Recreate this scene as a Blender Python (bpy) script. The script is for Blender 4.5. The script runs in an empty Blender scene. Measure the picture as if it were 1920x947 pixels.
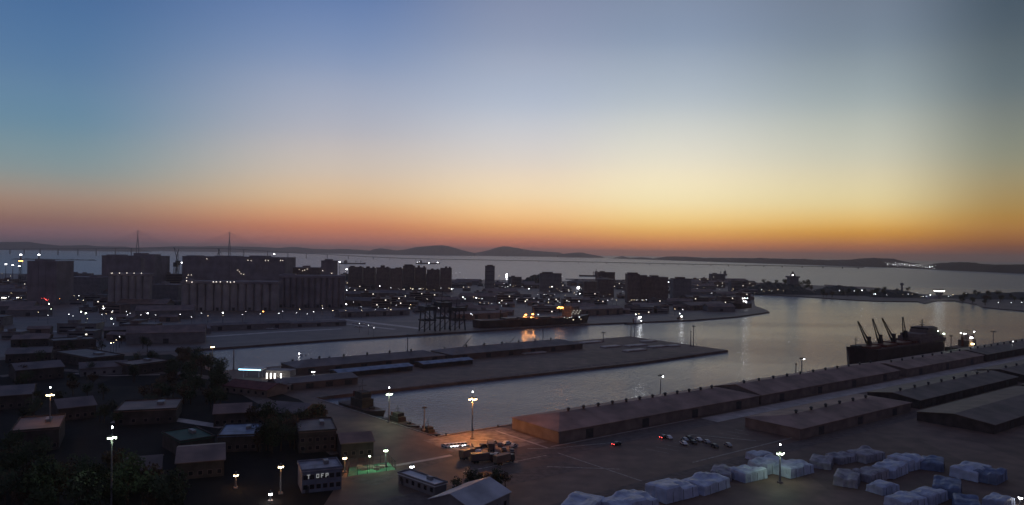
import bpy, bmesh, math, random
from mathutils import Vector, Matrix
from mathutils.geometry import tessellate_polygon
random.seed(11)
sc = bpy.context.scene
COL = sc.collection
# ------------------------------------------------------------------ camera
H = 80.0; FPX = 1400.0; ROLL = math.atan(0.0144); CX, CY = 960.0, 473.0
RV = Vector((math.cos(ROLL), 0, math.sin(ROLL))); UV = Vector((-math.sin(ROLL), 0, math.cos(ROLL))); FV = Vector((0, 1, 0))
cam = bpy.data.objects.new('camera', bpy.data.cameras.new('camera')); COL.objects.link(cam)
cam.matrix_world = Matrix(((RV.x, UV.x, -FV.x, 0), (RV.y, UV.y, -FV.y, 0), (RV.z, UV.z, -FV.z, H), (0, 0, 0, 1)))
cam.data.sensor_width = 36; cam.data.sensor_fit = 'HORIZONTAL'; cam.data.lens = FPX / 1920 * 36
cam.data.clip_start = 0.5; cam.data.clip_end = 120000
sc.camera = cam
sc.view_settings.view_transform = 'Standard'; sc.view_settings.look = 'None'
sc.view_settings.exposure = 0.0; sc.view_settings.gamma = 1.0
try:
    sc.cycles.use_denoising = True; sc.cycles.denoiser = 'OPENIMAGEDENOISE'
    sc.cycles.denoising_prefilter = 'ACCURATE'; sc.cycles.max_bounces = 5; sc.cycles.diffuse_bounces = 2; sc.cycles.glossy_bounces = 3
    sc.cycles.volume_bounces = 0; sc.cycles.transparent_max_bounces = 8
    sc.cycles.sample_clamp_indirect = 4; sc.cycles.use_light_tree = True
    sc.cycles.pixel_filter_type = 'BLACKMAN_HARRIS'
except Exception: pass

def ray(px, py):
    return FV + RV * ((px - CX) / FPX) + UV * ((CY - py) / FPX)
def G(px, py, z=0.0):                       # the point at height z seen at that place of the 1920 px photograph
    d = ray(px, py); t = (z - H) / d.z
    return Vector((d.x * t, d.y * t, z))
def P(px, py, dist):                        # the point that far away
    return Vector((0, 0, H)) + ray(px, py) * dist
def proj(v):
    d = Vector(v) - Vector((0, 0, H)); f = max(d.y, 0.01)
    return CX + FPX * d.dot(RV) / f, CY - FPX * d.dot(UV) / f
def hor(px): return CY + 0.0144 * (px - CX)

# ------------------------------------------------------------------ sky: dusk gradient measured by elevation and azimuth
def s2l(c):
    return tuple(((v / 255) / 12.92 if v / 255 <= 0.04045 else ((v / 255 + 0.055) / 1.055) ** 2.4) for v in c)
SKYCOLS = {
 -75: [(0,(90,76,88)),(3,(104,88,98)),(8,(96,100,120)),(16,(92,108,142)),(35,(80,90,124)),(90,(76,82,112))],
 -31.6: [(0,(122,94,106)),(0.9,(132,100,106)),(1.9,(150,115,104)),(3.2,(162,140,126)),(4.8,(140,150,150)),(7.5,(112,142,160)),(11,(94,128,162)),(16,(74,109,154)),(24,(70,96,142)),(45,(78,90,126)),(90,(76,82,112))],
 -12.9: [(0,(176,112,104)),(0.8,(186,116,100)),(2.0,(214,142,104)),(3.5,(224,182,140)),(5.5,(214,194,174)),(8.5,(186,184,190)),(13,(146,160,188)),(18.5,(98,124,170)),(26,(84,104,148)),(45,(84,92,128)),(90,(76,82,112))],
  1.0: [(0,(206,120,100)),(0.9,(214,130,96)),(2.2,(246,184,120)),(4.0,(250,218,172)),(6.5,(230,216,200)),(10.5,(190,196,208)),(15,(154,165,188)),(19.5,(126,138,168)),(27,(104,118,154)),(45,(92,100,132)),(90,(76,82,112))],
  11.5: [(0,(212,128,98)),(0.9,(226,144,88)),(2.1,(248,198,118)),(3.8,(252,230,178)),(6.5,(240,230,204)),(10.5,(196,202,204)),(15,(150,164,184)),(19.5,(124,138,164)),(27,(102,116,150)),(45,(92,100,130)),(90,(76,82,112))],
  25: [(0,(166,106,80)),(0.8,(186,116,72)),(2.0,(226,170,84)),(3.6,(234,210,152)),(6.3,(214,207,180)),(10,(174,182,178)),(14,(132,146,158)),(19,(108,120,140)),(27,(86,98,124)),(45,(84,92,118)),(90,(76,82,112))],
  34: [(0,(110,78,68)),(0.8,(136,84,56)),(1.8,(170,118,62)),(3.2,(172,138,80)),(6.0,(148,144,120)),(10,(112,122,122)),(14,(84,98,108)),(19,(66,80,96)),(27,(60,72,96)),(45,(72,80,106)),(90,(76,82,112))],
  80: [(0,(104,80,84)),(2,(118,90,88)),(6,(108,98,104)),(14,(80,88,106)),(30,(74,82,110)),(90,(76,82,112))],
}
w = bpy.data.worlds.new('World'); sc.world = w; w.use_nodes = True
nt = w.node_tree; nd = nt.nodes; lk = nt.links; nd.clear()
out = nd.new('ShaderNodeOutputWorld'); bg = nd.new('ShaderNodeBackground'); lk.new(bg.outputs[0], out.inputs[0])
tc = nd.new('ShaderNodeTexCoord'); sep = nd.new('ShaderNodeSeparateXYZ'); lk.new(tc.outputs['Generated'], sep.inputs[0])
def M(op, a, b=None, c=None):
    n = nd.new('ShaderNodeMath'); n.operation = op
    for i, v in enumerate((a, b, c)):
        if v is None: continue
        if isinstance(v, (int, float)): n.inputs[i].default_value = v
        else: lk.new(v, n.inputs[i])
    return n.outputs[0]
el = M('MULTIPLY', M('ARCSINE', sep.outputs[2]), 180 / math.pi)
az = M('MULTIPLY', M('ARCTAN2', sep.outputs[0], sep.outputs[1]), 180 / math.pi)
elf = M('POWER', M('DIVIDE', M('MAXIMUM', el, 0.0), 90.0), 0.5)
prev = None; pkey = None
for key in sorted(SKYCOLS):
    cr = nd.new('ShaderNodeValToRGB'); cr.color_ramp.interpolation = 'CARDINAL'
    e = cr.color_ramp.elements; st = SKYCOLS[key]
    while len(e) < len(st): e.new(0.5)
    for i, (deg, c) in enumerate(st):
        e[i].position = (deg / 90) ** 0.5
        e[i].color = s2l(c) + (1,)
    lk.new(elf, cr.inputs[0])
    if prev is None: prev = cr.outputs[0]
    else:
        mr = nd.new('ShaderNodeMapRange'); mr.interpolation_type = 'LINEAR' if 0 else 'SMOOTHSTEP'
        mr.inputs[1].default_value = pkey; mr.inputs[2].default_value = key
        lk.new(az, mr.inputs[0])
        mx = nd.new('ShaderNodeMixRGB'); lk.new(mr.outputs[0], mx.inputs[0]); lk.new(prev, mx.inputs[1]); lk.new(cr.outputs[0], mx.inputs[2])
        prev = mx.outputs[0]
    pkey = key
# behind the viewer the two sides meet in a dusk mauve, raised to warm the ground light
bkr = nd.new('ShaderNodeValToRGB'); be = bkr.color_ramp.elements; be[0].color = s2l((74,70,88)) + (1,); be[1].color = s2l((76,82,112)) + (1,)
for deg, c in ((5,(96,80,96)),(12,(92,86,108)),(25,(84,88,118))):
    q_ = be.new((deg/90)**0.5); q_.color = s2l(c) + (1,)
lk.new(elf, bkr.inputs[0])
back = M('SMOOTH_MIN', 1.0, M('DIVIDE', M('MAXIMUM', M('SUBTRACT', M('ABSOLUTE', az), 80.0), 0.0), 60.0), 0.1)
bm_ = nd.new('ShaderNodeMixRGB'); lk.new(M('MINIMUM', back, 1.0), bm_.inputs[0]); lk.new(prev, bm_.inputs[1]); lk.new(bkr.outputs[0], bm_.inputs[2])
sky = nd.new('ShaderNodeTexSky'); sky.sky_type = 'NISHITA'; sky.sun_disc = False
sky.sun_elevation = math.radians(-4); sky.sun_rotation = math.radians(12)
sm = nd.new('ShaderNodeMixRGB'); sm.blend_type = 'ADD'; sm.inputs[0].default_value = 0.05
lk.new(bm_.outputs[0], sm.inputs[1]); lk.new(sky.outputs[0], sm.inputs[2])
lk.new(sm.outputs[0], bg.inputs[0]); bg.inputs[1].default_value = 1.0

# ------------------------------------------------------------------ materials
def mat(name, col, rough=0.8, var=0.35, scale=0.3, metal=0.0, bump=0.0, detail=6, spec=0.3):
    m = bpy.data.materials.new(name); m.use_nodes = True; t = m.node_tree; n = t.nodes; l = t.links
    b = n['Principled BSDF']; b.inputs['Roughness'].default_value = rough; b.inputs['Metallic'].default_value = metal
    b.inputs['Specular IOR Level'].default_value = spec
    tcn = n.new('ShaderNodeTexCoord'); no = n.new('ShaderNodeTexNoise'); no.inputs['Scale'].default_value = scale; no.inputs['Detail'].default_value = detail
    l.new(tcn.outputs['Object'], no.inputs['Vector'])
    cr = n.new('ShaderNodeValToRGB'); e = cr.color_ramp.elements
    e[0].position = 0.32; e[1].position = 0.68
    e[0].color = tuple(c * (1 - var) for c in col) + (1,); e[1].color = tuple(min(1, c * (1 + var)) for c in col) + (1,)
    l.new(no.outputs[0], cr.inputs[0]); l.new(cr.outputs[0], b.inputs['Base Color'])
    if bump:
        bp = n.new('ShaderNodeBump'); bp.inputs['Distance'].default_value = bump; bp.inputs['Strength'].default_value = 0.6
        l.new(no.outputs[0], bp.inputs['Height']); l.new(bp.outputs[0], b.inputs['Normal'])
    return m
def emis(name, col, s):
    m = bpy.data.materials.new(name); m.use_nodes = True; t = m.node_tree; b = t.nodes['Principled BSDF']
    b.inputs['Base Color'].default_value = (0.02, 0.02, 0.02, 1)
    b.inputs['Emission Color'].default_value = col + (1,); b.inputs['Emission Strength'].default_value = s
    return m
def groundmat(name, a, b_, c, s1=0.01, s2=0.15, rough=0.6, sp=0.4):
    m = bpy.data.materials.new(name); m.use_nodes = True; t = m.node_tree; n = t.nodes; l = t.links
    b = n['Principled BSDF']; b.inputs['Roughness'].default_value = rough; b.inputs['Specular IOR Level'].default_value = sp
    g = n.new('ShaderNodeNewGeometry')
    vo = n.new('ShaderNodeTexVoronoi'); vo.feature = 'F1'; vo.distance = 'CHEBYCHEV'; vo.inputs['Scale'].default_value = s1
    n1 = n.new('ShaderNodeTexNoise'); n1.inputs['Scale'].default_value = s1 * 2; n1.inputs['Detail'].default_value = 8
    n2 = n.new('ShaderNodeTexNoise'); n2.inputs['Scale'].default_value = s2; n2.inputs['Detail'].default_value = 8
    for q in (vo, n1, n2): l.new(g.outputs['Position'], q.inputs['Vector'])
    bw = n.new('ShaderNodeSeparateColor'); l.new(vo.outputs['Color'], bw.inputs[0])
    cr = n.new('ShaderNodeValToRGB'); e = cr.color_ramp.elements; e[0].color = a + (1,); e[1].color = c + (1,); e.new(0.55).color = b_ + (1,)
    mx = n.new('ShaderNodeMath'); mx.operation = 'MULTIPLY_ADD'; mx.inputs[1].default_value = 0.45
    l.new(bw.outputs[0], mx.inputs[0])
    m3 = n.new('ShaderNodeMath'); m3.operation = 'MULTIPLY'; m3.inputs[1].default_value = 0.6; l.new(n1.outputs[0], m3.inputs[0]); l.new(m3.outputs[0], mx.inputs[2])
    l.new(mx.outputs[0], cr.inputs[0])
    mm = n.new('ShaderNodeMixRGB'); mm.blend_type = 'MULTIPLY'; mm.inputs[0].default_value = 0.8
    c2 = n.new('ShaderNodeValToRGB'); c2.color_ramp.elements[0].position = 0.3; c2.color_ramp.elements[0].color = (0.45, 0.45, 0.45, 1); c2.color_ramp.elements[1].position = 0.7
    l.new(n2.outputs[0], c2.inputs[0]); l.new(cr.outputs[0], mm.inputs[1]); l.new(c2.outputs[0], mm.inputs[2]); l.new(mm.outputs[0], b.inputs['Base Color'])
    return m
MT = dict(
 yard=groundmat('veil_tinted_yard', (0.125, 0.078, 0.057), (0.185, 0.118, 0.086), (0.27, 0.175, 0.13), 0.012, 0.12, 0.68, 0.3),  # reddish veil of the window glass put into the yard and town browns
 town=groundmat('veil_tinted_town', (0.10, 0.07, 0.058), (0.17, 0.12, 0.097), (0.24, 0.175, 0.14), 0.006, 0.05),
 lot=groundmat('darkened_lot', (0.010, 0.010, 0.010), (0.018, 0.017, 0.016), (0.06, 0.052, 0.045), 0.014, 0.1, 0.95, 0.15),  # dimness of the left district put into the ground colour
 quaywall=mat('quay_concrete', (0.22, 0.18, 0.165), 0.9, 0.4, 0.3),
 road=mat('road_asphalt', (0.12, 0.092, 0.078), 0.8, 0.3, 0.4),
 pale=mat('pale_concrete', (0.36, 0.30, 0.265), 0.55, 0.3, 0.15, spec=0.4),
 line=mat('road_paint', (0.3, 0.27, 0.23), 0.7, 0.5, 0.8),
 wall1=mat('grey_wall', (0.17, 0.16, 0.16), 0.85, 0.2, 0.2),
 wall2=mat('brown_wall', (0.17, 0.128, 0.11), 0.85, 0.25, 0.2),
 wall3=mat('pale_wall', (0.30, 0.285, 0.265), 0.85, 0.2, 0.2),
 officew=mat('blue_grey_wall', (0.13, 0.14, 0.18), 0.8, 0.25, 0.3), walld=mat('darkened_wall', (0.06, 0.05, 0.045), 0.9, 0.35, 0.25), qroof=mat('veil_tinted_sheet', (0.25, 0.158, 0.125), 0.65, 0.35, 0.10),  # walld has dimness put into its colour, qroof the reddish glass veil
 silo=mat('silo_concrete', (0.30, 0.27, 0.255), 0.9, 0.22, 0.06, bump=0.05),
 silo2=mat('silo_dark_concrete', (0.22, 0.19, 0.19), 0.9, 0.25, 0.06),
 roof=mat('dark_metal_roof', (0.12, 0.086, 0.075), 0.55, 0.35, 0.12),
 roofb=mat('brown_metal_roof', (0.17, 0.108, 0.085), 0.55, 0.35, 0.12),
 roofp=mat('pale_roof', (0.34, 0.34, 0.36), 0.5, 0.3, 0.12),
 roofg=mat('green_roof', (0.03, 0.075, 0.05), 0.7, 0.3, 0.2),
 dark=mat('dark_steel', (0.05, 0.05, 0.052), 0.55, 0.3, 0.8, metal=0.3),
 steel=mat('galvanised_steel', (0.22, 0.22, 0.23), 0.5, 0.2, 0.8, metal=0.5),
 hull=mat('dark_hull', (0.05, 0.035, 0.033), 0.5, 0.35, 0.15),
 hullr=mat('red_hull', (0.12, 0.035, 0.025), 0.5, 0.35, 0.15),
 deckm=mat('ship_deck', (0.09, 0.05, 0.04), 0.7, 0.3, 0.3),
 white=mat('white_paint', (0.55, 0.55, 0.55), 0.5, 0.12, 0.3),
 glass=mat('dark_glass', (0.02, 0.022, 0.026), 0.12, 0.1, 0.5, spec=0.6),
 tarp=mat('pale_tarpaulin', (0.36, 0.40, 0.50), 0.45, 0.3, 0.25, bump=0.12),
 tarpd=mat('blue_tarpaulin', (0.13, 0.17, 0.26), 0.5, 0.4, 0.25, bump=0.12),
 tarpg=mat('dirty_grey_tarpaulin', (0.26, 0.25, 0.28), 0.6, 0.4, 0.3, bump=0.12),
 wood=mat('pallet_wood', (0.16, 0.11, 0.07), 0.85, 0.3, 0.8),
 leaf=mat('dark_foliage', (0.038, 0.052, 0.024), 0.8, 0.5, 0.5),
 leafb=mat('brown_foliage', (0.075, 0.05, 0.028), 0.8, 0.5, 0.5),
 bark=mat('bark', (0.07, 0.05, 0.035), 0.9, 0.3, 2),
 hill=mat('wooded_hill', (0.045, 0.05, 0.045), 0.95, 0.4, 0.003, detail=10),
 bridge=mat('bridge_concrete', (0.16, 0.15, 0.15), 0.9, 0.15, 0.02),
 tyre=mat('tyre_rubber', (0.02, 0.02, 0.02), 0.9, 0.2, 3),
 car_w=mat('white_car_paint', (0.6, 0.6, 0.6), 0.3, 0.05, 1), car_d=mat('dark_car_paint', (0.04, 0.045, 0.05), 0.3, 0.1, 1),
 car_s=mat('silver_car_paint', (0.3, 0.31, 0.32), 0.3, 0.05, 1), car_r=mat('red_car_paint', (0.25, 0.02, 0.015), 0.3, 0.1, 1),
 court=mat('green_court', (0.10, 0.26, 0.15), 0.8, 0.3, 0.3),
 awn=mat('red_awning', (0.12, 0.035, 0.028), 0.7, 0.3, 0.4),
 L_s=emis('dim_wall_lamp', (1.0, 0.9, 0.75), 6), L_n=emis('small_white_lamp', (0.93, 0.96, 1.0), 10),
 L_m=emis('mild_warm_lamp', (1.0, 0.80, 0.50), 8),
 L_w=emis('white_lamp', (0.95, 0.97, 1.0), 18), L_y=emis('warm_lamp', (1.0, 0.78, 0.42), 18), L_o=emis('orange_lamp', (1.0, 0.36, 0.08), 16),
 L_g=emis('greenish_lamp', (0.80, 1.0, 0.72), 20), L_r=emis('red_lamp', (1.0, 0.07, 0.06), 9), L_b=emis('blue_sign', (0.05, 0.22, 1.0), 2.6),
 L_c=emis('cyan_canopy_light', (0.35, 0.75, 1.0), 4), W_w=emis('lit_window', (1.0, 0.9, 0.75), 2.2), W_d=emis('dim_window', (1.0, 0.85, 0.62), 0.7),
)
# water
wm = bpy.data.materials.new('water'); wm.use_nodes = True; t = wm.node_tree; n = t.nodes; l = t.links; b = n['Principled BSDF']
b.inputs['Base Color'].default_value = (0.15, 0.16, 0.195, 1); b.inputs['IOR'].default_value = 1.38
g = n.new('ShaderNodeNewGeometry'); mp = n.new('ShaderNodeMapping'); mp.inputs['Rotation'].default_value = (0, 0, 0.5); mp.inputs['Scale'].default_value = (1, 1.8, 1)
l.new(g.outputs['Position'], mp.inputs[0])
na = n.new('ShaderNodeTexNoise'); na.inputs['Scale'].default_value = 0.30; na.inputs['Detail'].default_value = 4; na.inputs['Roughness'].default_value = 0.6
nb = n.new('ShaderNodeTexNoise'); nb.inputs['Scale'].default_value = 0.004; nb.inputs['Detail'].default_value = 4
mp2 = n.new('ShaderNodeMapping'); mp2.inputs['Scale'].default_value = (0.5, 2.6, 1); mp2.inputs['Rotation'].default_value = (0, 0, 0.12); l.new(g.outputs['Position'], mp2.inputs[0])
l.new(mp.outputs[0], na.inputs['Vector']); l.new(mp2.outputs[0], nb.inputs['Vector'])
bp = n.new('ShaderNodeBump'); bp.inputs['Distance'].default_value = 1.0
sy = n.new('ShaderNodeSeparateXYZ'); l.new(g.outputs['Position'], sy.inputs[0])
opn = n.new('ShaderNodeMapRange'); opn.inputs[1].default_value = 450; opn.inputs[2].default_value = 2300; l.new(sy.outputs[1], opn.inputs[0])
rg = n.new('ShaderNodeMapRange'); rg.inputs[3].default_value = 0.09; rg.inputs[4].default_value = 0.30; l.new(opn.outputs[0], rg.inputs[0]); l.new(rg.outputs[0], b.inputs['Roughness'])
calm = n.new('ShaderNodeMapRange'); calm.inputs[3].default_value = 0.8; calm.inputs[4].default_value = 1.3; l.new(opn.outputs[0], calm.inputs[0]); l.new(calm.outputs[0], bp.inputs['Distance'])
mr = n.new('ShaderNodeMapRange'); mr.inputs[1].default_value = 0.35; mr.inputs[2].default_value = 0.7; mr.inputs[3].default_value = 0.45; mr.inputs[4].default_value = 0.95
l.new(nb.outputs[0], mr.inputs[0]); l.new(mr.outputs[0], bp.inputs['Strength'])
l.new(na.outputs[0], bp.inputs['Height']); l.new(bp.outputs[0], b.inputs['Normal'])
MT['water'] = wm

# ------------------------------------------------------------------ mesh helpers
class MB:
    def __init__(s): s.v = []; s.f = []
    def add(s, vs, fs):
        o = len(s.v); s.v += [tuple(v) for v in vs]; s.f += [tuple(i + o for i in f) for f in fs]; return s
    def box(s, x0, x1, y0, y1, z0, z1):
        return s.add([(x0,y0,z0),(x1,y0,z0),(x1,y1,z0),(x0,y1,z0),(x0,y0,z1),(x1,y0,z1),(x1,y1,z1),(x0,y1,z1)],
                     [(3,2,1,0),(4,5,6,7),(0,1,5,4),(1,2,6,5),(2,3,7,6),(3,0,4,7)])
    def prism(s, pts, z0, z1):
        k = len(pts); a = [(p[0], p[1], z0) for p in pts] + [(p[0], p[1], z1) for p in pts]
        tri = tessellate_polygon([[Vector((p[0], p[1], 0)) for p in pts]])
        fs = []
        for t_ in tri:
            p = [Vector((pts[i][0], pts[i][1])) for i in t_]
            if (p[1]-p[0]).cross(p[2]-p[0]) < 0: t_ = t_[::-1]
            fs.append(tuple(i + k for i in t_)); fs.append(tuple(t_[::-1]))
        area = sum(pts[i][0]*pts[(i+1)%k][1]-pts[(i+1)%k][0]*pts[i][1] for i in range(k))
        for i in range(k):
            j = (i+1) % k
            fs.append((i, j, j+k, i+k) if area > 0 else (j, i, i+k, j+k))
        return s.add(a, fs)
    def tube(s, a, b_, r0, r1=None, n_=6):
        a = Vector(a); b_ = Vector(b_); r1 = r0 if r1 is None else r1
        d = (b_ - a).normalized(); x = d.orthogonal().normalized(); y = d.cross(x)
        vs = []
        for c, r in ((a, r0), (b_, r1)):
            for i in range(n_):
                th = 2*math.pi*i/n_; vs.append(c + x*(r*math.cos(th)) + y*(r*math.sin(th)))
        return s.add(vs, [(i, (i+1) % n_, (i+1) % n_ + n_, i+n_) for i in range(n_)] + [tuple(range(n_))[::-1], tuple(range(n_, 2*n_))])
    def gable(s, x0, x1, y0, y1, z0, z1, oh=0.0, th=0.25, hip=0.0):   # ridge along x
        ym = (y0+y1)/2; sl = (z1-z0)/((y1-y0)/2)
        za = z0 - sl*oh
        A = [(x0-oh,y0-oh,za),(x0-oh,ym,z1),(x0-oh,y1+oh,za),(x0-oh,y1+oh,za-th),(x0-oh,ym,z1-th),(x0-oh,y0-oh,za-th)]
        B = [(x1+oh,p[1],p[2]) for p in A]
        if hip:
            s.add([(x0-oh,y0-oh,za-.01),(x0-oh+hip,ym,z1-.01),(x0-oh,y1+oh,za-.01),(x1+oh,y0-oh,za-.01),(x1+oh-hip,ym,z1-.01),(x1+oh,y1+oh,za-.01)], [(0,2,1),(3,4,5)])
            for i in (1, 4): A[i] = (A[i][0]+hip, A[i][1], A[i][2]); B[i] = (B[i][0]-hip, B[i][1], B[i][2])
        return s.add(A+B, [(0,6,7,1),(1,7,8,2),(2,8,9,3),(3,9,10,4),(4,10,11,5),(5,11,6,0),(0,1,4,5),(1,2,3,4),(6,11,10,7),(7,10,9,8)])
    def loft(s, rings, cap=True, close=True):
        k = len(rings[0]); vs = [p for r in rings for p in r]; fs = []
        for a in range(len(rings)-1):
            for i in range(k if close else k-1):
                j = (i+1) % k; fs.append((a*k+i, a*k+j, (a+1)*k+j, (a+1)*k+i))
        if cap: fs += [tuple(range(k))[::-1], tuple(range((len(rings)-1)*k, len(rings)*k))]
        return s.add(vs, fs)
    def mesh(s, name, m):
        me = bpy.data.meshes.new(name); me.from_pydata(s.v, [], s.f); me.update(); me.materials.append(MT[m] if isinstance(m, str) else m); return me
    def build(s, name, m, parent=None, loc=(0,0,0), rz=0):
        o = bpy.data.objects.new(name, s.mesh(name, m)); COL.objects.link(o); o.parent = parent; o.location = loc; o.rotation_euler.z = rz; return o
def tag(o, label=None, cat=None, group=None, kind=None):
    for k, v in (('label', label), ('category', cat), ('group', group), ('kind', kind)):
        if v: o[k] = v
    return o
def thing(name, label, cat, loc=(0,0,0), rz=0, group=None):
    o = bpy.data.objects.new(name, None); COL.objects.link(o); o.location = loc; o.rotation_euler.z = rz; o.empty_display_size = 1
    return tag(o, label, cat, group)
def dup(o, loc=None, rz=None, label=None, group=None, scale=None, top=True):
    c = o.copy(); COL.objects.link(c)
    if top:
        if loc is not None: c.location = loc
        if rz is not None: c.rotation_euler.z = rz
        if label: c['label'] = label
        if group: c['group'] = group
        if scale: c.scale = scale if hasattr(scale, '__len__') else (scale,)*3
    for ch in KIDS.get(o.name, []):
        d = dup(ch, top=False); d.parent = c
    return c
KIDS = {}
def proto(o):                                # remember the children of a finished thing
    ch = [c for c in COL.objects if c.parent is o]
    if ch: KIDS[o.name] = ch
    for c in ch: proto(c)
    return o
USED = set()
def place(p, **kw):                          # the first placement moves the original itself
    if p.name not in USED:
        USED.add(p.name); o = p
        if 'loc' in kw: o.location = kw['loc']
        if kw.get('rz') is not None: o.rotation_euler.z = kw['rz']
        if kw.get('label'): o['label'] = kw['label']
        if kw.get('group'): o['group'] = kw['group']
        if kw.get('scale'): o.scale = kw['scale'] if hasattr(kw['scale'], '__len__') else (kw['scale'],)*3
        return o
    return dup(p, **kw)
def light(parent, loc, col, power, r=0.3, kind='POINT'):
    ld = bpy.data.lights.new('lamp_light', kind); ld.energy = power; ld.color = col; ld.shadow_soft_size = r
    o = bpy.data.objects.new('lamp_light', ld); COL.objects.link(o); o.parent = parent; o.location = loc; return o
def xy(v): return (v[0], v[1])

# ------------------------------------------------------------------ setting: water and land
r = 34000
MB().add([(r*math.cos(2*math.pi*i/64), r*math.sin(2*math.pi*i/64)+2000, -1.6) for i in range(64)], [tuple(range(64))]).build('water', 'water')['kind'] = 'structure'
q0 = G(818, 818); q1 = G(1590, 692)
QD = (q1 - q0).normalized(); QI = Vector((QD.y, -QD.x, 0))           # along the quay, and inland from it
QA = math.atan2(QD.y, QD.x)
def Q(s, t_, z=0): v = q0 + QD*s + QI*t_; return Vector((v.x, v.y, z))
def QT(v): d = Vector(v) - q0; return d.dot(QD), d.dot(QI)
def gx(*pts): return [xy(G(*p)) for p in pts]
near = [(-5000, -700), (5200, -700), xy(Q(4200, 900)), xy(Q(1180, 0)), xy(q0), xy(G(590, 745)), xy(G(1200,679)), xy(G(1365, 656)), xy(G(1180, 630)), xy(G(411, 695)), xy(G(330, 657)), xy(G(-900, 700))]
near.append((-5000, near[-1][1]-100))
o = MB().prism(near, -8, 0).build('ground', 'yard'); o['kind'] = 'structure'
shore = gx((330, 657), (640, 635), (872, 621), (1095, 607), (1300, 599), (1380, 593), (1443, 584), (1436, 580), (1416, 573), (1412, 550), (1430, 531.5), (1250, 530), (1120, 527), (900, 523.5), (640, 520), (300, 518), (120, 514), (0, 512), (-300, 512))
far = shore + [(-5000, 1800), (-5000, near[-1][1]), xy(G(-900, 700))]
o = MB().prism(far, -8, 0).build('ground', 'town'); o['kind'] = 'structure'
mole = gx((1412, 550), (1500, 555), (1600, 561.5), (1640, 563.5), (1692, 564), (1722, 564.5), (1733, 568), (1752, 563.5), (1758, 563), (1790, 563), (1832, 570), (1842, 575), (1920, 582), (2080, 596), (2300, 585), (2300, 560), (1920, 553.5), (1830, 551), (1770, 553), (1720, 550), (1700, 545), (1620, 537), (1540, 535), (1500, 533), (1430, 531.5))
o = MB().prism(mole, -8, 0).build('breakwater', 'town'); o['kind'] = 'structure'
# pale coping stones along the quay edges
def strip(name, a, b_, wd, z, h, m, side=1):
    a = Vector((a[0], a[1], 0)); b_ = Vector((b_[0], b_[1], 0)); d = (b_-a).normalized(); nn = Vector((d.y, -d.x, 0))*side*wd
    o = MB().prism([xy(a), xy(b_), xy(b_+nn), xy(a+nn)], z, z+h).build(name, m); o['kind'] = 'structure'; return o
o = MB().prism([(-3500,-600)] + gx((-900,705)) + gx((320,664),(405,700),(560,748),(606,775),(650,880)) + [(-55,150),(-55,-600)], -0.01, 0.003).build('ground', 'lot'); o['kind'] = 'structure'  # dark sheet over the left district, its dimness is in the colour
strip('quay_edge', Q(0.5, 0.03), Q(1100, 0.03), 1.1, -0.5, 0.75, 'quaywall')
a, b_ = G(590, 745), G(818, 818); strip('quay_edge', a, b_, 1.0, -0.5, 0.72, 'quaywall', 1)
a, b_ = G(600, 744), G(1355, 657.5); strip('quay_edge', a, b_, 1.2, -0.5, 0.7, 'quaywall', -1)
# hills and islands
def ridge(name, prof, base, dist, depth, m='hill'):
    # prof: px, top y; the ridge stands on the water at that distance
    rings = []; rnd = random.Random(len(prof)*7+3)
    pts = []
    for (xa, ya), (xb, yb) in zip(prof[:-1], prof[1:]):
        k = max(1, int((xb-xa)/5))
        for i in range(k): f = i/k; pts.append((xa+(xb-xa)*f, ya+(yb-ya)*f))
    pts.append(prof[-1])
    nx = len(pts); vs = []
    prof_t = [-1, -0.8, -0.5, -0.2, 0, 0.25, 0.6, 1]; prof_h = [0, 0.28, 0.6, 0.88, 1, 0.85, 0.45, 0]
    for i, (px, py) in enumerate(pts):
        dd = dist(px) if callable(dist) else dist
        z = max(3, H + (hor(px)-py)/FPX*(dd+depth)) + rnd.uniform(-2, 2)
        for a_, hh in zip(prof_t, prof_h):
            y = dd + depth + a_*depth; x = (px-CX)/FPX*(dd+depth)*(1 + 0*a_)
            jit = rnd.uniform(0.85, 1.12) if 0 < hh < 1 else 1
            vs.append((x, y, -6 + (z+6)*hh*jit))
    k = len(prof_t)
    fs = [(i*k+j, (i+1)*k+j, (i+1)*k+j+1, i*k+j+1) for i in range(nx-1) for j in range(k-1)] + [tuple(range(k)), tuple(range((nx-1)*k, nx*k))[::-1]]
    mb = MB(); mb.add(vs, fs); o = mb.build(name, m); o['kind'] = 'structure'; return o
ridge('hills', [(-260,460),(-150,456),(-60,455),(0,453.5),(50,453),(75,456),(110,460),(160,459),(190,461.5),(235,462),(255,465)], 0, 13000, 700)
ridge('hills', [(255,464),(290,463),(330,461),(380,462),(395,461),(460,462),(500,463),(522,464.5),(545,462.5),(560,463),(585,466),(622,467),(640,466),(672,467.5),(700,470)], 0, 16500, 800)
ridge('island', [(690,472),(700,467),(712,465),(730,467),(745,469),(762,467),(780,463),(800,461),(818,459.5),(830,459.3),(842,461.5),(852,464),(868,469),(882,472),(890,474)], 0, 15500, 500)
ridge('island', [(880,475),(895,473),(915,469),(930,464),(942,461.5),(952,461.5),(975,465.5),(1000,469.5),(1030,471.5),(1048,473),(1058,476)], 0, 16500, 500)
ridge('island', [(1046,478),(1060,475),(1078,473),(1092,473),(1105,476),(1125,479.5),(1130,481)], 0, 15000, 400)
ridge('hills', [(1150,484),(1158,481.5),(1167,479.7),(1180,483),(1206,482),(1225,484),(1251,480.5),(1285,480.5),(1319,483),(1360,483),(1414,483.7),(1425,483),(1471,485),(1509,485),(1528,486.5),(1570,487),(1602,485.6),(1640,486)], 0, lambda px: 112000/(484.5+(px-1163)*0.0345-hor(px)), 420)
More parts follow.
